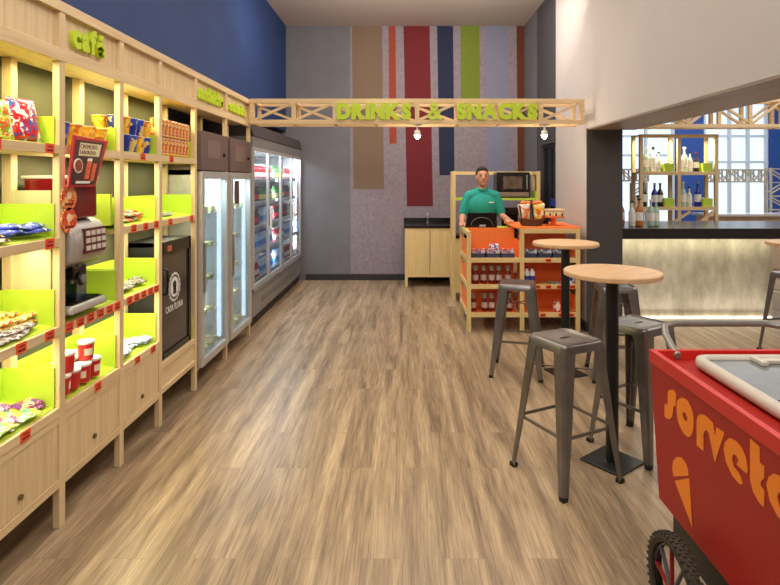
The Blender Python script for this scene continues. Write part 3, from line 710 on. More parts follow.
fridge(4.445, 5.12, 'upright glass-door fridge nearer the camera, brown canopy with square vent', False)
fridge(5.20, 5.90, 'upright glass-door fridge beside the cold case, brown notice on its door', True)
# food in the fridges
FB = MB().box(-.07, .07, -.05, .05, 0, .05).build('sandwich_box', wrapper('sandwich', [(226, 214, 150), (170, 190, 60), (240, 236, 220), (200, 170, 90)], 40), None, bevel=.01); tag(FB, '', 'sandwich box'); uf = []
for fi, y0 in enumerate((4.50, 5.26)):
    for zi, z in enumerate((.207, .508, .788, 1.078, 1.368)):
        for k in range(4 if zi in (0, 4) else 3):
            place(FB, uf, (-1.74, y0+.09+k*.17, z), 0, 'sandwich box on the %s shelf of the %s glass-door fridge, %s along' % (('bottom', 'second lowest', 'middle', 'second highest', 'top')[zi], ('nearer', 'farther')[fi], ORD[k]), 'sandwich boxes in the fridges', (1, 1, 1.2 if zi == 4 else .8))
PLT = MB().lathe((0, 0, 0), [(.0, 0), (.05, 0), (.085, .012), (.085, .016), (.05, .006)], 20).build('plate', WHITE, None, smooth=True)
tag(PLT, 'round white plate standing upright inside the nearer glass-door fridge', 'plate'); PLT.location = (-1.70, 4.62, 1.165); PLT.rotation_euler = (0, T0(80), 0)

# ---- cold case with four glass doors
CC = thing('cold_case', 'long grey refrigerated case with four glass doors full of drinks', 'refrigerated case', (-2.0, 7.7, 0))
xa, xb = -2.45, -1.665; y0, y1 = 6.2, 9.18
MB().box(xa, xb-.04, y0+.03, y1-.03, 0, .11).build('plinth', CHAR, CC)
MB().box(xa, xb, y0, y1, .11, .43).build('lower_body', GREYM, CC, bevel=.02, seg=3)
m = MB()
for k in range(10): m.box(xb, xb+.003, y0+.4, y1-.4, .21+k*.008, .214+k*.008)
m.build('air_grille', GREYM, CC)
MB().box(xb, xb+.02, y0, y1, .395, .43).build('bumper', STEEL, CC, bevel=.004)
MB().box(xa, xb, y0, y0+.05, .43, 2.02).build('end_panel', SILVER, CC, bevel=.004); MB().box(xa, xb, y1-.05, y1, .43, 2.02).build('end_panel', GREYM, CC, bevel=.004)
MB().box(xa, xa+.03, y0+.05, y1-.05, .43, 2.02).build('liner', WHITEI, CC)
MB().box(xa, xb, y0, y1, 2.02, 2.14).build('upper_rail', GREYM, CC, bevel=.004)
MB().hexa([(xa, y0, 2.14), (xb+.01, y0, 2.14), (xb+.01, y1, 2.14), (xa, y1, 2.14)], [(xa, y0, 2.29), (xb-.03, y0, 2.29), (xb-.03, y1, 2.29), (xa, y1, 2.29)]).build('canopy', plain('case_canopy', (70, 62, 62), .4), CC, bevel=.004)
shz = (.45, .78, 1.08, 1.36, 1.64)
for z in shz:
    s = MB().box(xa+.03, xb-.07, y0+.05, y1-.05, z, z+.012).box(xb-.08, xb-.07, y0+.05, y1-.05, z-.01, z+.035).build('shelf', WHITE, CC)
dw = (y1-y0-.1)/4
for k in range(4):
    a = y0+.05+k*dw; b = a+dw; xo = xb-.03+(k % 2)*.0
    d = MB().box(xo, xo+.03, a, a+.03, .43, 2.02).box(xo, xo+.03, b-.03, b, .43, 2.02).box(xo, xo+.03, a+.03, b-.03, .43, .47).box(xo, xo+.03, a+.03, b-.03, 1.98, 2.02).build('door_frame', SILVER, CC, bevel=.002)
    MB().box(xo+.012, xo+.017, a+.03, b-.03, .47, 1.98).build('glass_pane', GLASS, d)
    hy = b-.015 if k % 2 == 0 else a+.015
    MB().bar((xo+.055, hy, 1.05), (xo+.055, hy, 1.32), .018, .022).bar((xo+.03, hy, 1.07), (xo+.055, hy, 1.07), .015, .015).bar((xo+.03, hy, 1.30), (xo+.055, hy, 1.30), .015, .015).build('handle', WHITE, d, bevel=.003)
area('case_light', (xb-.10, (y0+y1)/2, 2.0), (0, T0(12), 0), .06, y1-y0-.2, 62, (.92, .97, 1))
for y in (y0+.08, y0+.05+2*dw, y1-.08):
    area('case_light', (xb-.07, y, 1.2), (0, PI/2, 0), 1.3, .03, 14.0, (.92, .97, 1))
def bottle(name, body, liquid, cap, label, cat, h=.21, r=.03, neck=.011, shoulder=.62, lbl=None, capz=.93):
    t = thing(name, label, cat, (0, 0, 0))
    MB().lathe((0, 0, 0), [(r*.85, 0), (r, .006), (r, h*shoulder), (r*.75, h*(shoulder+.10)), (neck, h*(shoulder+.2)), (neck, h*capz)], 14).build('bottle_body', body, t, smooth=True)
    MB().lathe((0, 0, 0), [(neck*1.3, h*capz), (neck*1.3, h)], 12).build('cap', cap, t, smooth=True)
    if lbl: MB().lathe((0, 0, 0), [(r*1.03, h*.2), (r*1.03, h*.5)], 14).build('label_band', lbl, t, smooth=True)
    return t
bw_ = plain('water_plastic', (190, 214, 236), .15, var=.05)
kinds = [bottle('drink_bottle', bw_, None, plain('cap_blue', (40, 90, 190), .4), '', 'bottle', .22, .034, lbl=plain('lab_blue', (60, 130, 210), .5)),
         bottle('drink_bottle', plain('juice_red', (170, 36, 40), .3), None, WHITE, '', 'bottle', .19, .032, lbl=plain('lab_wh', (230, 226, 220), .5)),
         bottle('drink_bottle', plain('juice_green', (70, 120, 60), .3), None, plain('cap_green', (40, 110, 50), .4), '', 'bottle', .19, .032, lbl=plain('lab_y', (226, 216, 120), .5)),
         bottle('drink_bottle', plain('cola', (50, 30, 28), .2), None, plain('cap_red', (190, 30, 30), .4), '', 'bottle', .2, .032, lbl=plain('lab_r', (190, 40, 36), .5))]
pink = plain('tub_pink', (196, 60, 96), .5); 
um = [[], [], [], []]
rowk = {0: 0, 1: 0, 2: 3, 3: 2, 4: 1}; cname = ['pale blue water', 'red juice', 'green juice', 'dark cola']
for si, z in enumerate(shz):
    for k in range(4):
        for j in range(7):
            a = y0+.05+k*dw; kk = rowk[si] if (k+si) % 3 else (rowk[si]+1) % 4
            place(kinds[kk], um[kk], (xb-.14, a+.07+j*(dw-.14)/6, z+.013), 0, '%s bottle in the cold case, door %s, shelf %s up, %s along' % (cname[kk], ('one', 'two', 'three', 'four')[k], ('one', 'two', 'three', 'four', 'five')[si], ORD[j]), 'drinks in the cold case')

# ------------------------------------------------------------------ sink cabinet
SK = thing('sink_cabinet', 'low pale wood cabinet with black stone top and small tap against the grey wall', 'cabinet', (.4, 8.93, 0))
x0, x1, y0, y1 = .03, .80, 8.62, 9.21
MB().box(x0, x0+.02, y0+.02, y1, .15, .91).box(x1-.02, x1, y0+.02, y1, .15, .91).box(x0, x1, y0+.02, y1, .15, .17).box(x0, x1, y1-.01, y1, .15, .91).build('body', BIRCHY, SK)
for a, b in ((x0+.045, (x0+x1)/2-.005), ((x0+x1)/2+.005, x1-.045)): MB().box(a, b, y0, y0+.018, .20, .88).build('door', BIRCHY, SK, bevel=.0015)
for a, b in ((x0, x0+.043), (x1-.043, x1)):
    MB().box(a, b, y0-.002, y0+.04, 0, .91).build('leg', BIRCHY, SK); MB().box(a, b, y1-.04, y1, 0, .15).build('leg', BIRCHY, SK)
MB().box(x0+.043, x1-.043, y0-.002, y0+.03, .155, .198).build('bottom_rail', BIRCHYX, SK); MB().box(x0+.043, x1-.043, y0-.002, y0+.03, .882, .91).build('top_rail', BIRCHYX, SK)
MB().box(x0-.015, x1+.015, y0-.015, y1+.02, .91, .95).box(x0-.015, x1+.015, y1, y1+.02, .95, 1.03).build('worktop', BLACK, SK, bevel=.003)
fx = .40
MB().tube([(fx, 9.08, .95), (fx, 9.08, 1.08), (fx, 9.07, 1.11), (fx, 9.03, 1.125), (fx, 8.98, 1.11), (fx, 8.97, 1.08)], .009).cyl((fx, 9.08, .95), (fx, 9.08, .975), .02).build('tap', STEEL, SK, smooth=True)

# ------------------------------------------------------------------ orange display counter
OC = thing('display_counter', 'pale wood and orange checkout display counter with open shelves', 'counter', (1.3, 6.46, 0))
xl, xm, xr = .695, 1.295, 1.925; ya, yb = 6.08, 6.85; pw = .045
SB = BIRCHYX
for x, zt in ((xl, 1.09), (xm-pw/2, 1.12), (xr-pw, 1.12)):
    for y in (ya, yb-pw): MB().box(x, x+pw, y, y+pw, 0, zt).build('post', BIRCHY, OC, bevel=.002)
zs = (.803, .515, .209)
for zi, z in enumerate(zs):
    for a, b in ((xl+pw, xm-pw/2), (xm+pw/2, xr-pw)):
        for q0, q1 in ((ya, ya+.02), (yb-.02, yb)): MB().box(a, b, q0, q1, z-.05, z).build('shelf_rail', SB, OC, bevel=.002)
        MB().box(a, b, ya+.02, yb-.02, z-.035, z-.015).build('shelf_board', ORANGE, OC)
        MB().box(a, b, ya+.37, ya+.385, z-.015, z+.235).build('back_panel', ORANGE, OC)
    for x in (xl, xr-pw): MB().box(x+.004, x+pw-.004, ya+pw, yb-pw, z-.05, z).build('side_rail', BIRCHYX, OC)
    MB().box(xl+.018, xl+.03, ya+pw, yb-pw, z, z+.17).build('side_panel', ORANGE, OC)
    MB().box(xr-.03, xr-.018, ya+pw, yb-pw, z, z+.17).build('side_panel', ORANGE, OC)
MB().box(xl+pw, xm-pw/2, ya+.32, ya+.34, .803, 1.105).build('back_panel', ORANGE, OC)
MB().box(xm-.03, xm-.022, ya+pw, yb-pw, .80, .99).build('side_panel', ORANGE, OC)
MB().box(xl+.004, xl+pw-.004, ya+pw, yb-pw, 1.045, 1.09).build('side_rail', BIRCHYX, OC)
MB().box(xl+pw, xm-pw/2, ya+.34, yb, 1.07, 1.088).build('counter_board', LIME, OC)
MB().box(xm-.06, xr+.02, ya+.01, yb+.01, 1.12, 1.138).build('counter_board', ORANGE, OC, bevel=.002)
for q0, q1 in ((ya, ya+.03), (yb-.03, yb)): MB().box(xm+pw/2, xr-pw, q0, q1, 1.07, 1.12).build('top_rail', SB, OC, bevel=.002)
def otag(x, z):
    m = MB().box(x-.03, x+.03, ya-.003, ya, z-.018, z+.018); m.cur = 1
    m.box(x-.02, x+.02, ya-.0036, ya-.003, z-.008, z+.006); m.build('price_tag', [TAG, TAGD], OC)
for x, z in ((1.58, .778), (1.36, .49), (1.46, .49), (1.58, .49), (1.70, .49), (1.84, .49), (1.52, .184), (1.72, .184), (1.83, .184)): otag(x, z)
# sauce bottles
rb = plain('sauce_red', (112, 30, 26), .25, var=.2, scale=60); tn = plain('tin_cap', (150, 146, 140), .4, metal=.3); lb = plain('lab_dark', (190, 176, 170), .5, var=.3, scale=120)
sb_ = bottle('sauce_bottle', rb, None, tn, '', 'bottle', .20, .033, .0215, .50, lbl=lb, capz=.72); us = []
for zi, (z, xs) in enumerate(((.50, (.805, .895, .985, 1.065, 1.165)), (.195, (.78, .905, .985, 1.08, 1.18)))):
    for k, x in enumerate(xs):
        place(sb_, us, (x, ya+.14, z+.002), k*1.3, 'red sauce bottle on the orange counter %s shelf, %s from the left' % (('middle', 'bottom')[zi], ORD[k]), 'sauce bottles in the orange counter')
wbt = bottle('milk_bottle', WHITE, None, BLACK, '', 'bottle', .19, .03, .012, .66, lbl=plain('lab_b', (60, 70, 150), .5)); uw = []
for k, x in enumerate((1.365, 1.425)): place(wbt, uw, (x, ya+.10, .502), 0, 'white bottle with black cap on the orange counter, %s of the two' % ('left', 'right')[k], 'white bottles in the orange counter')
# snack trays
bt = plain('tray_blue', (52, 62, 92), .5)
def tray(x, y, z, label, c2, ttop=.0):
    t = thing('snack_tray', label, 'snack tray', (x, y, z))
    w, d, h = .075, .055, .055
    MB().box(x-w, x+w, y-d, y-d+.004, z, z+h).box(x-w, x+w, y+d-.004, y+d, z, z+h*1.6).box(x-w, x-w+.004, y-d, y+d, z, z+h).box(x+w-.004, x+w, y-d, y+d, z, z+h).box(x-w, x+w, y-d, y+d, z, z+.004).build('carton', bt, t)
    for k in range(6): 
        a = x-w+.014+k*(2*w-.028)/5
        MB().box(a-.010, a+.010, y-d+.01, y+d-.02, z+.006, z+h+.03+.014*(k % 2)).build('snack_bar', c2[k % len(c2)], t, bevel=.003)
w_a = [wrapper('snk_a', [(230, 230, 235), (60, 80, 170), (200, 60, 60)], 60), wrapper('snk_b', [(200, 70, 50), (240, 235, 225)], 60), wrapper('snk_c', [(90, 70, 70), (220, 220, 230), (50, 60, 140)], 60)]
w_b = [wrapper('snk_d', [(60, 160, 70), (235, 235, 225), (40, 60, 140)], 60), w_a[2], wrapper('snk_e', [(110, 60, 140), (230, 220, 230)], 60)]
for k, (x, y) in enumerate(((.83, 6.20), (.99, 6.19), (1.15, 6.20))): tray(x, y, .79, 'blue carton of snacks on the orange counter top-left shelf, %s from left' % ORD[k], w_a)
for k, (x, y) in enumerate(((1.40, 6.20), (1.56, 6.20), (1.72, 6.21))): tray(x, y, .79, 'carton of green wrapped snacks on the orange counter right section, %s from left' % ORD[k], w_b)
wp = pillow('sweet_packet', .11, .07, .04, w_a[0]); tag(wp, 'white and red sweet packet lying on top of the middle snack carton', 'sweet packet'); wp.location = (1.01, 6.19, .876); wp.rotation_euler = (T0(-15), 0, T0(5))
fm = plain('magazine_tan', (176, 120, 70), .4, var=.3, scale=30)
for k in range(3):
    o = MB().box(-.05, .05, -.07, .07, 0, .012).build('snack_pack', (fm, w_b[0], w_a[1])[k], None, bevel=.003)
    tag(o, 'flat %s snack pack lying on the middle right shelf of the orange counter' % ('tan', 'green', 'red and white')[k], 'snack pack', 'flat packs in the orange counter'); o.location = (1.57+k*.055, ya+.16, .501+k*.001); o.rotation_euler = (0, T0(0), .2*k)
    o.location = (1.56+k*.115, ya+.16, .501)
o = MB().box(-.045, .045, -.03, .03, 0, .07).build('snack_box', wrapper('box_bl', [(40, 70, 190), (230, 235, 245)], 30), None, bevel=.003); tag(o, 'blue and white snack box at the right end of the middle shelf', 'snack box'); o.location = (1.83, ya+.08, .501)
o = MB().box(-.035, .035, -.03, .03, 0, .11).build('tea_box', wrapper('box_wr', [(236, 230, 220), (200, 40, 40), (236, 230, 220)], 24), None, bevel=.003); tag(o, 'white and red box on the bottom right shelf of the orange counter', 'box'); o.location = (1.70, ya+.12, .195)

# laptop style till on the counter
PT = thing('till_screen', 'black till screen seen from behind on the orange counter before the cashier', 'till', (.86, 6.52, 1.088))
MB().box(.80, 1.03, 6.46, 6.62, 1.089, 1.105).build('base', BLACK, PT, bevel=.004)
m = MB().hexa([(.715, 6.45, 1.10), (1.085, 6.45, 1.10), (1.085, 6.475, 1.10), (.715, 6.475, 1.10)], [(.745, 6.42, 1.275), (1.075, 6.42, 1.275), (1.075, 6.445, 1.275), (.745, 6.445, 1.275)])
m.build('screen_back', BLACK, PT, bevel=.006)
pts = [(.80+.0, 6.447, 1.11)]+[(.905+.125*math.cos(a), 6.436-.0*a, 1.13+.09*math.sin(a)) for a in [PI*k/10 for k in range(10, -1, -1)]]
MB().tube([(p[0], 6.442-(p[2]-1.1)*.16, p[2]) for p in pts[1:]], .006).build('back_ridge', plain('grey_ridge', (84, 80, 84), .4), PT, smooth=True)
MB().box(.88, .95, 6.434, 6.4415, 1.115, 1.135).build('sticker', plain('sticker_grey', (190, 186, 180), .5), PT)

# pastry basket
PB = thing('pastry_basket', 'dark wicker basket holding paper pastry bags on the counter end', 'basket', (1.44, 6.28, 1.138))
m = MB(); m.lathe((1.44, 6.28, 1.139), [(.11, 0), (.125, .03), (.14, .075), (.147, .08), (.13, .075), (.115, .03), (.10, .008)], 32, 1, .75); m.build('basket_bowl', WICKER, PB, smooth=True)
for zc, r in ((1.16, .122), (1.18, .128), (1.20, .135), (1.218, .144)):
    MB().tube([(1.44+r*math.cos(2*PI*k/40), 6.28+.75*r*math.sin(2*PI*k/40), zc+.004*math.sin(k*PI)) for k in range(40)], .006, 6, True).build('wicker_band', WICKER, PB, smooth=True)
wo = wrapper('pastry_orange', [(232, 104, 40), (240, 200, 170), (236, 140, 80), (250, 240, 230)], 26)
wyl = wrapper('pastry_yellow', [(244, 190, 60), (250, 236, 200), (236, 110, 50), (250, 220, 120)], 26)
for k, (x, mt, nm, ty) in enumerate(((1.37, wo, 'orange and cream', -8), (1.505, wyl, 'yellow and cream', 12))):
    t = thing('pastry_bag', '%s pastry bag standing in the wicker basket' % nm, 'pastry bag', (x, 6.28, 1.15))
    s = .045; tp = .072
    MB().hexa([(x-s, 6.24, 1.16), (x+s, 6.24, 1.16), (x+s, 6.31, 1.16), (x-s, 6.31, 1.16)], [(x-tp+T0(ty)*.1, 6.23, 1.37), (x+tp*.8+T0(ty)*.1, 6.23, 1.385), (x+tp*.8+T0(ty)*.1, 6.32, 1.40), (x-tp+T0(ty)*.1, 6.32, 1.37)]).build('paper_bag', mt, t, bevel=.012)
    MB().bar((x-s-.002, 6.232, 1.17), (x-tp-.002, 6.225, 1.375), .014, .01).build('bag_edge', BLACK, t)
    MB().ball((x-.02, 6.27, 1.39), (.04, .035, .03)).ball((x+.03, 6.28, 1.39), (.035, .03, .028)).build('pastry', plain('pastry_crust', (214, 120, 60), .6, var=.2, scale=50), t, smooth=True)
# cake stand
CK = thing('cake_stand', 'orange pedestal cake stand with a cream dessert row at the counter right end', 'cake stand', (1.69, 6.30, 1.138))
m = MB(); m.lathe((1.69, 6.30, 1.139), [(.085, 0), (.085, .008), (.03, .02), (.022, .06), (.03, .085), (.125, .092), (.125, .104)], 32, 1, .9); m.build('pedestal', plain('orange_glaze', (238, 110, 50), .3), CK, smooth=True)
MB().box(1.69-.105, 1.69+.105, 6.24, 6.36, 1.243, 1.30).build('dessert', plain('dessert_cream', (240, 226, 190), .5, var=.05), CK, bevel=.008)
for k in range(6): MB().ball((1.605+k*.034, 6.245, 1.265), (.014, .012, .02)).build('topping', plain('dessert_dark', (80, 50, 40), .5) if k % 2 else plain('dessert_yel', (240, 200, 90), .5), CK, smooth=True)
MB().box(1.69-.115, 1.69+.115, 6.23, 6.37, 1.302, 1.325).build('dessert_lid', plain('dessert_lid', (224, 200, 150), .4), CK, bevel=.006)
o = MB().box(-.07, .07, -.05, .05, 0, .05).build('card_terminal', BLACK, None, bevel=.008); tag(o, 'small black card terminal behind the cake stand', 'card terminal'); o.location = (1.62, 6.55, 1.139)

# ------------------------------------------------------------------ back unit with microwave
BU = thing('back_shelf_unit', 'tall open wood frame unit with lime shelf behind the cashier', 'shelf', (1.27, 7.8, 0))
xa, xb, ya_, yb_ = .67, 1.865, 7.6, 7.95
for x in (xa, xb-.045):
    MB().box(x, x+.045, yb_-.045, yb_, 0, 1.77).build('post', BIRCHY, BU, bevel=.002); MB().box(x, x+.045, ya_, ya_+.045, 0, 1.77).build('post', BIRCHY, BU, bevel=.002)
    MB().box(x+.004, x+.041, ya_+.045, yb_-.045, 1.725, 1.765).build('side_rail', BIRCHYX, BU)
MB().box(xa+.045, xb-.045, yb_-.04, yb_-.002, 1.725, 1.77).build('top_rail', BIRCHYX, BU)
MB().box(xa+.045, xb-.045, ya_+.002, yb_-.002, 1.375, 1.405).build('shelf', LIME, BU)
MB().box(xb-.06, xb-.048, ya_+.01, yb_-.05, 1.405, 1.50).build('end_lip', LIME, BU)
MB().box(xa+.045, xb-.045, ya_, yb_, .86, .90).build('worktop', BLACK, BU)
MB().box(xa+.045, xb-.045, ya_+.01, yb_, .12, .86).build('cupboard', BIRCHY, BU)
MW = thing('microwave_oven', 'black microwave oven on the lime shelf behind the cashier', 'microwave', (1.50, 7.78, 1.405))
MB().box(1.275, 1.725, 7.62, 7.90, 1.407, 1.755).build('case', BLACK, MW, bevel=.006)
MB().box(1.315, 1.665, 7.608, 7.62, 1.50, 1.725).build('door', plain('mw_door', (34, 30, 30), .15), MW)
MB().box(1.36, 1.62, 7.604, 7.608, 1.53, 1.70).build('door_window', plain('mw_window', (96, 80, 66), .2, var=.35, scale=12), MW)
m = MB().box(1.29, 1.71, 7.612, 7.62, 1.425, 1.485)
for x in (1.34, 1.45, 1.60, 1.66): m.cyl((x, 7.612, 1.455), (x, 7.60, 1.455), .016)
m.build('control_strip', plain('mw_ctrl', (150, 130, 110), .35, metal=.3), MW)
MB().box(1.675, 1.69, 7.59, 7.612, 1.52, 1.72).build('handle', STEEL, MW, bevel=.003)
KM = thing('coffee_maker', 'black coffee maker standing under the lime shelf beside the cashier', 'coffee maker', (1.49, 7.75, .90))
MB().box(1.38, 1.60, 7.66, 7.90, .902, .95).box(1.38, 1.60, 7.80, 7.90, .95, 1.22).box(1.38, 1.60, 7.66, 7.90, 1.17, 1.27).build('housing', BLACK, KM, bevel=.008)
MB().lathe((1.49, 7.73, .955), [(.05, 0), (.07, .03), (.07, .09), (.045, .13), (.05, .14)], 20).build('jug', plain('jug_brown', (50, 26, 22), .1), KM, smooth=True)

# ------------------------------------------------------------------ bar stools
def make_stool():
    t = thing('bar_stool', '', 'stool', (0, 0, 0), 'gunmetal bar stools')
    H = .772
    def rsq(a, r, n=8):
        pts = []
        for cx, cy, a0 in ((1, 1, 0), (-1, 1, PI/2), (-1, -1, PI), (1, -1, 3*PI/2)):
            for k in range(n): an = a0+PI/2*k/(n-1); pts.append((cx*(a-r)+r*math.cos(an), cy*(a-r)+r*math.sin(an)))
        return pts
    slot = [(math.copysign(max(abs(x), .0), x)*.27, y*.075) for x, y in rsq(.15, .14)]
    loops = [(slot, H-.016), (slot, H-.006)]+[([(a[0]*(1-u)+b[0]*u, a[1]*(1-u)+b[1]*u) for a, b in zip(slot, rsq(.142, .035))], H-.006+.0*u) for u in (.5,)]
    loops += [(rsq(.125, .03), H-.005), (rsq(.134, .036), H), (rsq(.143, .04), H-.001), (rsq(.150, .045), H-.010), (rsq(.152, .046), H-.05), (rsq(.149, .045), H-.05), (rsq(.147, .044), H-.012), (rsq(.13, .03), H-.009)]
    V = []; F = []; n = len(slot)
    for lp, z in loops: V += [(x, y, z) for x, y in lp]
    for j in range(len(loops)-1):
        for i in range(n): k = (i+1) % n; F.append((j*n+i, j*n+k, (j+1)*n+k, (j+1)*n+i))
    MB().add(V, F).build('seat', GUN, t, smooth=True, angle=50)
    for sx, sy in ((1, 1), (-1, 1), (-1, -1), (1, -1)):
        V = []; F = []; K = 8
        for k in range(K+1):
            u = k/K; z = (H-.014)*(1-u)+.012*u; c = .147+(.220-.150)*u; w = .082*(1-u)+.036*u; th = .006; ch = .012
            prof = [(c-w, c), (c-ch, c), (c, c-ch), (c, c-w), (c-th, c-w), (c-th, c-ch-th*.5), (c-ch-th*.5, c-th), (c-w, c-th)]
            V += [(x*sx, y*sy, z) for x, y in prof]
        for k in range(K):
            for i in range(8): j = (i+1) % 8; F.append((k*8+i, k*8+j, (k+1)*8+j, (k+1)*8+i))
        F += [tuple(range(8)), tuple(K*8+i for i in range(8))]
        l = MB().add(V, F).build('leg', GUN, t)
        MB().box(sx*.220-(.034 if sx > 0 else -.002), sx*.220+(.002 if sx > 0 else .034), sy*.220-(.034 if sy > 0 else -.002), sy*.220+(.002 if sy > 0 else .034), 0, .022).build('rubber_foot', RUBBER, l)
    zf = .30; c = .147+.070*(1-zf/.76)-.01
    for a, b in (((c, c), (-c, c)), ((-c, c), (-c, -c)), ((-c, -c), (c, -c)), ((c, -c), (c, c))):
        MB().bar((a[0], a[1], zf), (b[0], b[1], zf), .006, .018).build('footrest', GUN, t)
    for a, b in (((.145, .145), (-.145, -.145)), ((-.145, .145), (.145, -.145))):
        MB().bar((a[0], a[1], .60), (b[0], b[1], .60), .012, .006).build('under_brace', GUN, t)
    return t
st = make_stool(); uu = []
for x, y, r, l in ((.912, 3.145, 27, 'gunmetal bar stool nearest the camera in front of the large round table'),
                   (.985, 4.82, -16, 'gunmetal bar stool standing in front of the orange display counter'),
                   (1.462, 3.476, 33, 'gunmetal bar stool right of the near table beside the red cart'),
                   (1.79, 4.72, -10, 'gunmetal bar stool farthest back beside the dark pillar'),
                   (3.70, 5.28, 12, 'gunmetal bar stool at the right edge before the concrete bar')):
    place(st, uu, (x, y, 0), T0(r), l)
def make_table():
    t = thing('bar_table', '', 'table', (0, 0, 0), 'round bar tables')
    R = .274
    MB().lathe((0, 0, 0), [(R-.010, 1.088), (R, 1.093), (R+.001, 1.113), (R-.004, 1.119)], 64).build('tabletop', TABLEW, t, smooth=True)
    MB().cyl((0, 0, .012), (0, 0, 1.07), .036, n=28).build('post', POSTM, t, smooth=True)
    MB().box(-.10, .10, -.10, .10, 1.07, 1.088).build('mounting_plate', POSTM, t)
    MB().box(-.130, .130, -.130, .130, 0, .012).build('base_plate', POSTM, t, bevel=.003)
    return t
tt = make_table(); uu = []
for x, y, r, l in ((1.225, 3.28, 38, 'round wood bar table nearest the camera with black post and square base'), (1.39, 4.79, 20, 'round wood bar table standing before the orange counter'), (3.40, 4.76, 10, 'round wood bar table cut off by the right edge')):
    place(tt, uu, (x, y, 0), T0(r), l)

# ------------------------------------------------------------------ ice cream cart
IC = thing('ice_cream_cart', 'red ice cream cart with orange lettering, glass lid and spoked wheel', 'ice cream cart', (1.38, 1.75, 0))
ya, yb = 1.12, 2.32; xa, xb = 1.02, 1.74; zt, zb_ = .95, .333; tp = .04
def wall4(z0, z1):
    k0 = tp*(zt-z0)/.617; k1 = tp*(zt-z1)/.617
    return [(xa+k0, ya+k0, z0), (xb-k0, ya+k0, z0), (xb-k0, yb, z0), (xa+k0, yb, z0)], [(xa+k1, ya+k1, z1), (xb-k1, ya+k1, z1), (xb-k1, yb, z1), (xa+k1, yb, z1)]
b, t_ = wall4(zb_, .915)
MB().hexa(b, t_).build('body', REDC, IC, bevel=.003)
m = MB(); th = .022
m.box(xa-.001, xa+th, ya, yb, .90, zt).box(xb-th, xb+.001, ya, yb, .90, zt).box(xa+th, xb-th, yb-th, yb, .90, zt).box(xa+th, xb-th, ya, ya+th, .90, zt)
m.build('rim', REDL, IC, bevel=.002)
# freezer lid
MB().box(xa+.15, xb-.07, ya+.09, yb-.14, .915, .935).build('freezer_well', plain('well_grey', (120, 118, 116), .3), IC)
m = MB(); fx0, fx1, fy0, fy1 = xa+.135, xb-.05, ya+.07, yb-.125
m.tube([(fx0, fy0+.03, .942), (fx0, fy1-.03, .942), (fx0+.012, fy1-.008, .942), (fx0+.035, fy1, .942), (fx1-.03, fy1, .942), (fx1, fy1-.03, .942), (fx1, fy0+.03, .942), (fx1-.03, fy0, .942), (fx0+.03, fy0, .942)], .024, 12, True)
m.build('lid_frame', CREAM, IC, smooth=True)
ym = fy1-.42
for (a, bq, z) in ((fy0+.02, ym+.05, .940), (ym, fy1-.015, .948)):
    s = MB().box(fx0+.015, fx1-.015, a, bq, z, z+.004).build('lid_pane', plain('lid_glass', (104, 108, 106), .22, var=.2, scale=5, spec=.35), IC)
MB().box(fx0+.20, fx1-.18, fy1-.075, fy1-.045, .952, .966).box(fx0+.19, fx0+.215, fy1-.1, fy1-.02, .952, .968).build('lid_handle', CREAM, IC, bevel=.003)
# push handle
MB().tube([(1.125, yb-.03, .93), (1.125, yb+.03, .955), (1.130, yb+.09, .985), (1.15, yb+.14, 1.008), (1.21, yb+.16, 1.015), (1.5, yb+.16, 1.015), (1.60, yb+.16, 1.015), (1.66, yb+.14, 1.008), (1.685, yb+.09, .985), (1.69, yb+.03, .965), (1.69, yb-.03, .93)], .015, 12).build('push_handle', plain('handle_grey', (150, 146, 140), .35, metal=.4), IC, smooth=True)
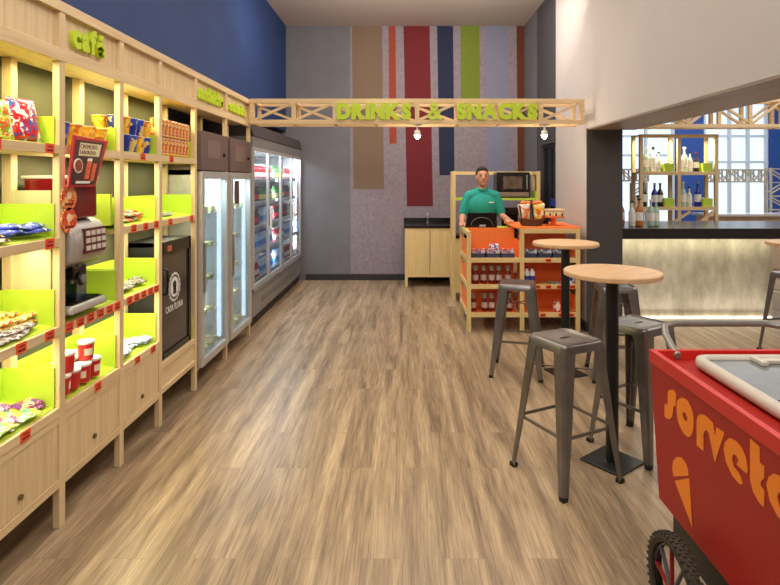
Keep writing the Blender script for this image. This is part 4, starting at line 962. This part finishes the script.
# chassis
MB().box(xa+.09, xb-.09, ya+.08, yb-.02, .17, zb_).build('chassis', plain('chassis_dark', (50, 48, 38), .5), IC)
MB().bar((xa-.03, 1.97, .192), (xb+.03, 1.97, .192), .03, .03).build('axle', BLACKM, IC)
MB().bar((1.35, 1.3, 0), (1.35, 1.3, .17), .04, .04).bar((1.55, 1.3, 0), (1.55, 1.3, .17), .04, .04).build('rest_leg', BLACKM, IC)
Mside = frame3((0, 0, 0), (0, -1, 0), (tp/.617*-1, 0, 1))
def side(s_, z): return None
kx = tp/.617
Ms = Matrix(((0, -kx, -1, xa+kx*zt-.0006), (-1, 0, 0, 2.32), (0, 1, 0, 0), (0, 0, 0, 1)))
L_ = {'s': [[(0.1522, 0.8308), (0.1683, 0.8432), (0.1913, 0.8523), (0.2094, 0.8500), (0.2165, 0.8400), (0.207, 0.7971), (0.1900, 0.7898), (0.1800, 0.7572), (0.1683, 0.7371), (0.1462, 0.7209), (0.1173, 0.7155), (0.1078, 0.7223), (0.1163, 0.7672), (0.1272, 0.7716), (0.1398, 0.7729), (0.1472, 0.8104)]],
'o': [[(0.2157, 0.7957), (0.2218, 0.8187), (0.242, 0.8384), (0.269, 0.8514), (0.2989, 0.8542), (0.324, 0.8397), (0.337, 0.8159), (0.3355, 0.7814), (0.3241, 0.7496), (0.304, 0.7258), (0.2816, 0.717), (0.2521, 0.7197), (0.2259, 0.7386), (0.2147, 0.7645)], [(0.2585, 0.7855), (0.2671, 0.7976), (0.2806, 0.8022), (0.2896, 0.796), (0.2952, 0.786), (0.2889, 0.7749), (0.2766, 0.7706), (0.265, 0.7731)]],
'rv': [[(0.3497, 0.7165), (0.3607, 0.8068), (0.3705, 0.8277), (0.3903, 0.8431), (0.413, 0.8503), (0.4385, 0.8495), (0.4655, 0.8465), (0.4733, 0.8012), (0.4883, 0.8407), (0.5322, 0.8435), (0.4638, 0.7121), (0.437, 0.8006), (0.4247, 0.8043), (0.4105, 0.7933), (0.4017, 0.7776), (0.3946, 0.718)]],
'e': [[(0.6187, 0.7256), (0.6, 0.7155), (0.5633, 0.7226), (0.5328, 0.7491), (0.5234, 0.7871), (0.5346, 0.8153), (0.5595, 0.8386), (0.5929, 0.8457), (0.6234, 0.8382), (0.6417, 0.8193), (0.6485, 0.789), (0.6435, 0.7699), (0.5902, 0.7716), (0.605, 0.7917), (0.5912, 0.8006), (0.5768, 0.7968), (0.5673, 0.7793), (0.5724, 0.7562), (0.5933, 0.751), (0.6081, 0.7431)]],
't': [[(0.6706, 0.888), (0.7129, 0.884), (0.7082, 0.8374), (0.7291, 0.8363), (0.7254, 0.7994), (0.7103, 0.7855), (0.7061, 0.7714), (0.7217, 0.7623), (0.7168, 0.7126), (0.6938, 0.7141), (0.6688, 0.7299), (0.6574, 0.7601)]],
'scoop': [[(0.1541, 0.5031), (0.146, 0.5257), (0.1564, 0.5623), (0.1882, 0.5958), (0.2257, 0.6126), (0.2589, 0.6053), (0.2733, 0.5873), (0.2743, 0.5693)]],
'cone': [[(0.1597, 0.49), (0.2749, 0.5612), (0.2802, 0.3807)]]}
for k in ('s', 'o', 'rv', 'e', 't'):
    flat_poly([(lp, k in 'so') for lp in L_[k]], .0016, Ms, 'letter', VINYL, IC)
flat_poly([([(a+.212, c) for a, c in L_['e'][0]], False)], .0016, Ms, 'letter', VINYL, IC)
for k in ('scoop', 'cone'): flat_poly([(L_[k][0], k == 'scoop' and False)], .0016, Ms, 'cone_emblem', VINYL, IC)
def wheel(xc, label=None):
    R = .192
    yc = 1.97
    prof = []
    m = MB(); n = 44; V = []; F = []
    cs = [(-.020, R-.036), (-.024, R-.02), (-.018, R-.006), (0, R-.001), (.018, R-.006), (.024, R-.02), (.020, R-.036)]
    for i in range(n):
        a = 2*PI*i/n
        for dx, r in cs: V.append((xc+dx, yc+r*math.cos(a), R+r*math.sin(a)))
    q = len(cs)
    for i in range(n):
        j = (i+1) % n
        for k in range(q): F.append((i*q+k, j*q+k, j*q+(k+1) % q, i*q+(k+1) % q))
    m.add(V, F)
    for i in range(n*1):
        a = 2*PI*(i+.5)/n
        for dx, off in ((-.017, 0), (-.005, .5), (.006, 0), (.017, .5)):
            aa = 2*PI*(i+off)/n; r = R+.000-abs(dx)*.25
            p = Vector((xc+dx, yc+r*math.cos(aa), R+r*math.sin(aa))); d = Vector((0, math.cos(aa), math.sin(aa)))
            m.bar(p-d*.008, p+d*.003, .008, .012, (1, 0, 0))
    tyre = m.build('tyre', plain('tyre_rubber', (58, 50, 40), .85, var=.3, scale=120), IC, smooth=False)
    m = MB().tube([(xc, yc+(R-.04)*math.cos(2*PI*k/36), R+(R-.04)*math.sin(2*PI*k/36)) for k in range(36)], .009, 8, True); rim = m.build('wheel_rim', BLACK, IC, smooth=True)
    for k in range(10):
        a = 2*PI*k/10; MB().bar((xc-.012, yc+.02*math.cos(a), R+.02*math.sin(a)), (xc-.003, yc+(R-.045)*math.cos(a+.12), R+(R-.045)*math.sin(a+.12)), .006, .014, (1, 0, 0)).build('spoke', plain('spoke_grey', (110, 108, 116), .4, metal=.4) if k % 2 else plain('spoke_red', (150, 40, 36), .4), IC)
    MB().cyl((xc-.028, yc, R), (xc+.028, yc, R), .024).build('hub', BLACK, IC, smooth=True)
wheel(.962); wheel(1.798)

# ------------------------------------------------------------------ bar counter and its shelf
BC = thing('bar_counter', 'bar counter with dark stone top and glowing concrete front', 'bar counter', (3.6, 6.9, 0))
MB().box(2.39, 4.42, 6.70, 7.0, .0, .985).build('concrete_front', CONC, BC)
MB().box(2.39, 8.2, 6.30, 7.45, .985, 1.105).build('stone_top', GRANITE, BC, bevel=.004)
MB().box(2.39, 4.42, 7.0, 7.04, .0, .985).build('rear_panel', CHAR, BC)
MB().box(7.6, 8.0, 6.6, 7.2, 0, .985).box(5.9, 6.1, 6.8, 7.2, 0, .985).build('support', CHAR, BC)
MB().box(2.41, 4.4, 6.62, 6.64, .972, .984).build('light_strip', LEDW, BC)
MB().box(2.41, 4.4, 6.675, 6.695, .0, .02).build('light_strip', LEDW, BC)
area('bar_light', (3.4, 6.55, .965), (T0(20), 0, 0), 1.95, .05, 3.2, (1, .95, .68))
area('bar_light_low', (3.4, 6.60, .05), (T0(200), 0, 0), 1.95, .05, 2.6, (1, .94, .74))

BS = thing('bar_shelf', 'open pale wood bar shelf with lime bins and bottles before the windows', 'shelf', (4.0, 8.3, 0))
x0, x1, y0, y1 = 3.36, 4.48, 7.95, 8.25
xs = (x0, 3.90, x1-.05)
for x in xs:
    for y in (y0, y1-.04): MB().box(x, x+.05, y, y+.04, 0, 2.30).build('post', BIRCH, BS, bevel=.002)
for z in (2.25, 1.72, 1.22):
    MB().box(x0+.05, x1-.05, y0-.002, y0+.02, z, z+.05).box(x0, x1, y0+.02, y1, z+.025, z+.04).build('shelf', BIRCHX, BS)
    if z < 2: 
        for a in (x0+.36, x1-.21): MB().box(a, a+.14, y0+.02, y1-.03, z+.05, z+.17).build('bin', LIME, BS, bevel=.002)
MB().bar((x0+.1, y0+.02, .80), (x1-.4, y0+.02, 1.2), .03, .05, (0, 1, 0)).bar((x0+.55, y0+.02, .80), (x1-.06, y0+.02, 1.2), .03, .05, (0, 1, 0)).build('diagonal_brace', BIRCHX, BS)
MB().box(x0, 5.0, y0-.0, y1+.3, .80, .86).box(x0, 5.0, y0+.1, y1+.2, 0, .8).build('back_counter', BIRCHX, BS)
area('bar_shelf_light', (3.9, 8.05, 2.24), (0, 0, 0), .95, .05, 16, (1, .95, .66))
gl = [(plain('gin_glass', (170, 196, 180), .08), WHITE, 'pale green'), (plain('blue_glass', (30, 50, 150), .08), STEEL, 'deep blue'), (plain('dark_glass', (50, 34, 30), .08), plain('cap_r2', (150, 40, 40), .4), 'dark brown'),
      (plain('whisky', (186, 110, 40), .08), BLACK, 'amber'), (plain('clear_spirit', (214, 214, 204), .08), BLACK, 'clear')]
LBW = plain('lab_white', (236, 232, 224), .5)
bp = [bottle('liquor_bottle', g_[0], None, g_[1], '', 'bottle', .30, .038, .013, .55, lbl=LBW) for g_ in gl]; ubp = [[] for _ in gl]
for z, zi, L in ((1.765, 'upper', ((3.50, 0, 1), (3.60, 4, 1), (3.68, 4, .8), (3.98, 4, .9), (4.05, 0, 1), (4.13, 4, .8), (4.22, 2, .8))), (1.265, 'lower', ((3.46, 2, 1), (3.62, 1, .95), (3.70, 2, .95), (4.03, 0, 1), (4.12, 4, .8), (4.24, 1, 1)))):
    for k, (x, kd, s) in enumerate(L):
        place(bp[kd], ubp[kd], (x, 8.06, z), 0, '%s liquor bottle on the bar shelf %s level, %s from the left' % (gl[kd][2], zi, ORD[k]), 'bottles on the bar shelf', s*1.2)
for k, (x, y, kd, s) in enumerate(((2.54, 6.60, 3, 1.1), (2.63, 6.75, 3, 1.05), (2.69, 6.58, 4, 1.0), (2.79, 6.62, 3, 1.1), (2.85, 6.80, 4, 1.2), (2.93, 6.62, 0, 1.05), (3.01, 6.66, 0, 1.0))):
    place(bp[kd], ubp[kd], (x, y, 1.106), 0, '%s bottle on the bar top beside the pillar, %s from the left' % (gl[kd][2], ORD[k]), 'bottles on the bar top', s)
BT = truss('bar_truss', 'pale wooden box truss above the bar shelf', 3.0, 5.6, 7.6, 7.85, 2.36, 2.76, 6, .05, True)
PALE = wood('grey_white_wood', (176, 168, 150), (206, 198, 182), (2, 20, 20))
truss('hall_truss', 'pale horizontal truss in front of the far windows', 6.15, 7.30, 11.2, 11.4, 1.60, 1.87, 7, .03, True, PALE)
def vtruss(x0, x1, y0, y1, z1, n, label):
    t = thing('truss_column', label, 'wooden truss', ((x0+x1)/2, (y0+y1)/2, 0), 'upright hall trusses'); w = .035
    for x in (x0+w/2, x1-w/2):
        for y in (y0+w/2, y1-w/2): MB().bar((x, y, 0), (x, y, z1), w, w).build('chord', PALE, t)
    for k in range(n):
        a = k*z1/n; b = a+z1/n; p, q = (x0, x1) if k % 2 else (x1, x0)
        for y in (y0+w/2, y1-w/2): MB().bar((p, y, a+.02), (q, y, b-.02), .02, .03, (0, 1, 0)).build('diagonal', PALE, t); MB().bar((x0, y, b-.02), (x1, y, b-.02), .02, .03, (0, 1, 0)).build('rung', PALE, t)
vtruss(7.22, 7.60, 11.0, 11.2, 1.89, 7, 'upright pale truss column at the right edge by the blue wall')
vtruss(4.45, 4.72, 10.8, 11.0, 1.60, 6, 'upright pale truss column left of the bar shelf')
truss('hall_truss', 'short pale horizontal truss left of the bar shelf', 4.10, 4.75, 10.8, 11.0, 1.62, 1.87, 4, .03, True, PALE)
HC = thing('hall_counter', 'long pale counter under the far windows of the hall', 'counter', (7.0, 10.6, 0))
MB().box(5.6, 8.6, 10.3, 10.9, .98, 1.02).build('counter_top', plain('counter_glossy', (206, 208, 206), .12), HC)
MB().box(5.65, 8.55, 10.45, 10.8, 0, .98).build('counter_body', plain('counter_peach', (214, 190, 168), .6), HC)

# ------------------------------------------------------------------ cashier
def remeshed(name, mb, mats, parent, voxel=.007, smooth_it=4):
    o = mb.build(name, mats, parent)
    r = o.modifiers.new('r', 'REMESH'); r.mode = 'VOXEL'; r.voxel_size = voxel; r.use_smooth_shade = True
    s = o.modifiers.new('s', 'SMOOTH'); s.iterations = smooth_it; s.factor = .5
    dg = bpy.context.evaluated_depsgraph_get(); dg.update()
    me = bpy.data.meshes.new_from_object(o.evaluated_get(dg)); o.modifiers.clear(); o.data = me; me.name = name
    return o
def caps(m, pts, n=14):
    """tapering limb through (point, radius) stations"""
    for (p, r), (q, r2) in zip(pts, pts[1:]):
        m.cyl(p, q, r, r2, n); m.ball(p, r*.995, n, 8)
    m.ball(pts[-1][0], pts[-1][1]*.995, n, 8)
PX, PY = 1.0, 7.08
def P(x, y, z): return Vector((PX+x, PY+y, z))
PR = thing('person', 'person in a teal polo shirt standing behind the orange counter, looking down at the till', 'person', (PX, PY, 0))
m = MB()
m.ball(P(0, -.02, 1.695), (.074, .094, .112), 20, 14)      # skull
m.ball(P(0, -.045, 1.645), (.056, .066, .075), 16, 10)     # jaw
m.ball(P(0, -.118, 1.672), (.013, .02, .02), 10, 8); caps(m, [(P(0, -.105, 1.705), .008), (P(0, -.122, 1.675), .011)])   # nose
for s in (-1, 1): m.ball(P(s*.076, -.01, 1.68), (.012, .022, .032), 10, 8); m.ball(P(s*.03, -.10, 1.717), (.02, .012, .007), 8, 6)
m.ball(P(0, -.098, 1.625), (.024, .012, .008), 10, 6); m.ball(P(0, -.092, 1.598), (.022, .02, .016), 10, 8)
caps(m, [(P(0, .01, 1.62), .055), (P(0, .015, 1.52), .06)])
caps(m, [(P(-.16, .01, 1.455), .06), (P(0, .015, 1.47), .075), (P(.16, .01, 1.455), .06)])
m.ball(P(0, 0, 1.33), (.165, .105, .17), 20, 12); m.ball(P(0, 0, 1.12), (.145, .10, .17), 20, 12); m.ball(P(0, .01, .96), (.165, .11, .13), 20, 12)
for s in (-1, 1):
    el = P(s*.245, .0, 1.20); wr = P(-.285, -.28, 1.13) if s < 0 else P(.27, -.32, 1.172)
    caps(m, [(P(s*.175, .01, 1.45), .052), (P(s*.218, .01, 1.33), .046), (el, .040), (el.lerp(wr, .35), .040), (wr, .027)])
    d = Vector((0, -1, -.10)).normalized(); u = Vector((1, 0, 0))
    base = wr; pal = base+d*.085
    m.hexa([base-u*.026+Vector((0, 0, -.012)), base+u*.026+Vector((0, 0, -.012)), base+u*.026+Vector((0, 0, .014)), base-u*.026+Vector((0, 0, .014))], [pal-u*.042+Vector((0, 0, -.012)), pal+u*.042+Vector((0, 0, -.012)), pal+u*.042+Vector((0, 0, .012)), pal-u*.042+Vector((0, 0, .012))])
    for k, ln in enumerate((.062, .076, .083, .074)):
        x = (-.034+k*.0225)*(-s); ln = (.062, .076, .083, .074)[k]
        p0 = pal+u*x-d*.01; p1 = p0+d*ln*.5+Vector((x*.12, 0, .006)); p2 = p1+d*ln*.5+Vector((0, 0, -.016))
        caps(m, [(p0, .0105), (p1, .0095), (p2, .0080)], 8)
    tx = -s*.035
    caps(m, [(base+d*.025+u*tx*.6, .014), (base+d*.06+u*(tx*1.5), .0115), (base+d*.09+u*(tx*1.7)+Vector((0, 0, -.006)), .0095)], 8)
    caps(m, [(P(s*.095, .01, .93), .088), (P(s*.10, .01, .50), .056), (P(s*.10, .02, .38), .056), (P(s*.10, .03, .09), .036)])
    caps(m, [(P(s*.10, .05, .045), .040), (P(s*.115, -.13, .036), .034)])
body = remeshed('body', m, SKIN, PR, .0075, 3)
m = MB()
m.ball(P(0, 0, 1.33), (.185, .125, .175), 20, 12); m.ball(P(0, 0, 1.13), (.170, .125, .19), 20, 12); m.ball(P(0, .01, 1.0), (.175, .125, .13), 20, 12)
caps(m, [(P(-.165, .01, 1.45), .066), (P(-.06, .012, 1.47), .078), (P(.06, .012, 1.47), .078), (P(.165, .01, 1.45), .066)])
for s in (-1, 1): caps(m, [(P(s*.165, .01, 1.45), .066), (P(s*.208, .01, 1.35), .065), (P(s*.234, .005, 1.24), .061)])
remeshed('polo_shirt', m, TEAL, PR, .009, 3)
m = MB(); m.tube([P(.072*math.cos(a), .008+.066*math.sin(a), 1.545-.018*math.sin(-a)) for a in [2*PI*k/24 for k in range(24)]], .015, 8, True); m.build('collar', TEAL, PR, smooth=True)
MB().box(PX+.07, PX+.13, PY-.134, PY-.118, 1.365, 1.38).build('chest_logo', WHITE, PR)
m = MB(); m.ball(P(0, .01, .93), (.18, .125, .12), 20, 12)
for s in (-1, 1): caps(m, [(P(s*.095, .01, .93), .10), (P(s*.10, .01, .50), .075), (P(s*.10, .02, .11), .062)])
remeshed('trousers', m, TROUS, PR, .01, 3)
m = MB()
for s in (-1, 1): caps(m, [(P(s*.10, .05, .05), .048), (P(s*.118, -.14, .046), .042)])
remeshed('shoes', m, BLACKM, PR, .009, 2)
m = MB(); m.ball(P(0, .012, 1.725), (.084, .098, .098), 20, 12); m.ball(P(0, -.045, 1.78), (.062, .05, .034), 16, 8); m.ball(P(0, .05, 1.67), (.07, .055, .07), 16, 8)
remeshed('hair', m, HAIR, PR, .007, 2)
m = MB()
for s in (-1, 1): m.ball(P(s*.029, -.1035, 1.700), (.011, .007, .0055), 10, 6)
m.build('eyes', plain('eye_dark', (40, 28, 24), .3), PR, smooth=True)
m = MB()
for s in (-1, 1): m.bar(P(s*.016, -.1135, 1.722), P(s*.045, -.100, 1.722), .006, .006)
m.build('eyebrows', HAIR, PR)
MB().ball(P(0, -.107, 1.626), (.021, .006, .004), 10, 6).build('lips', plain('lips', (160, 84, 74), .5), PR, smooth=True)
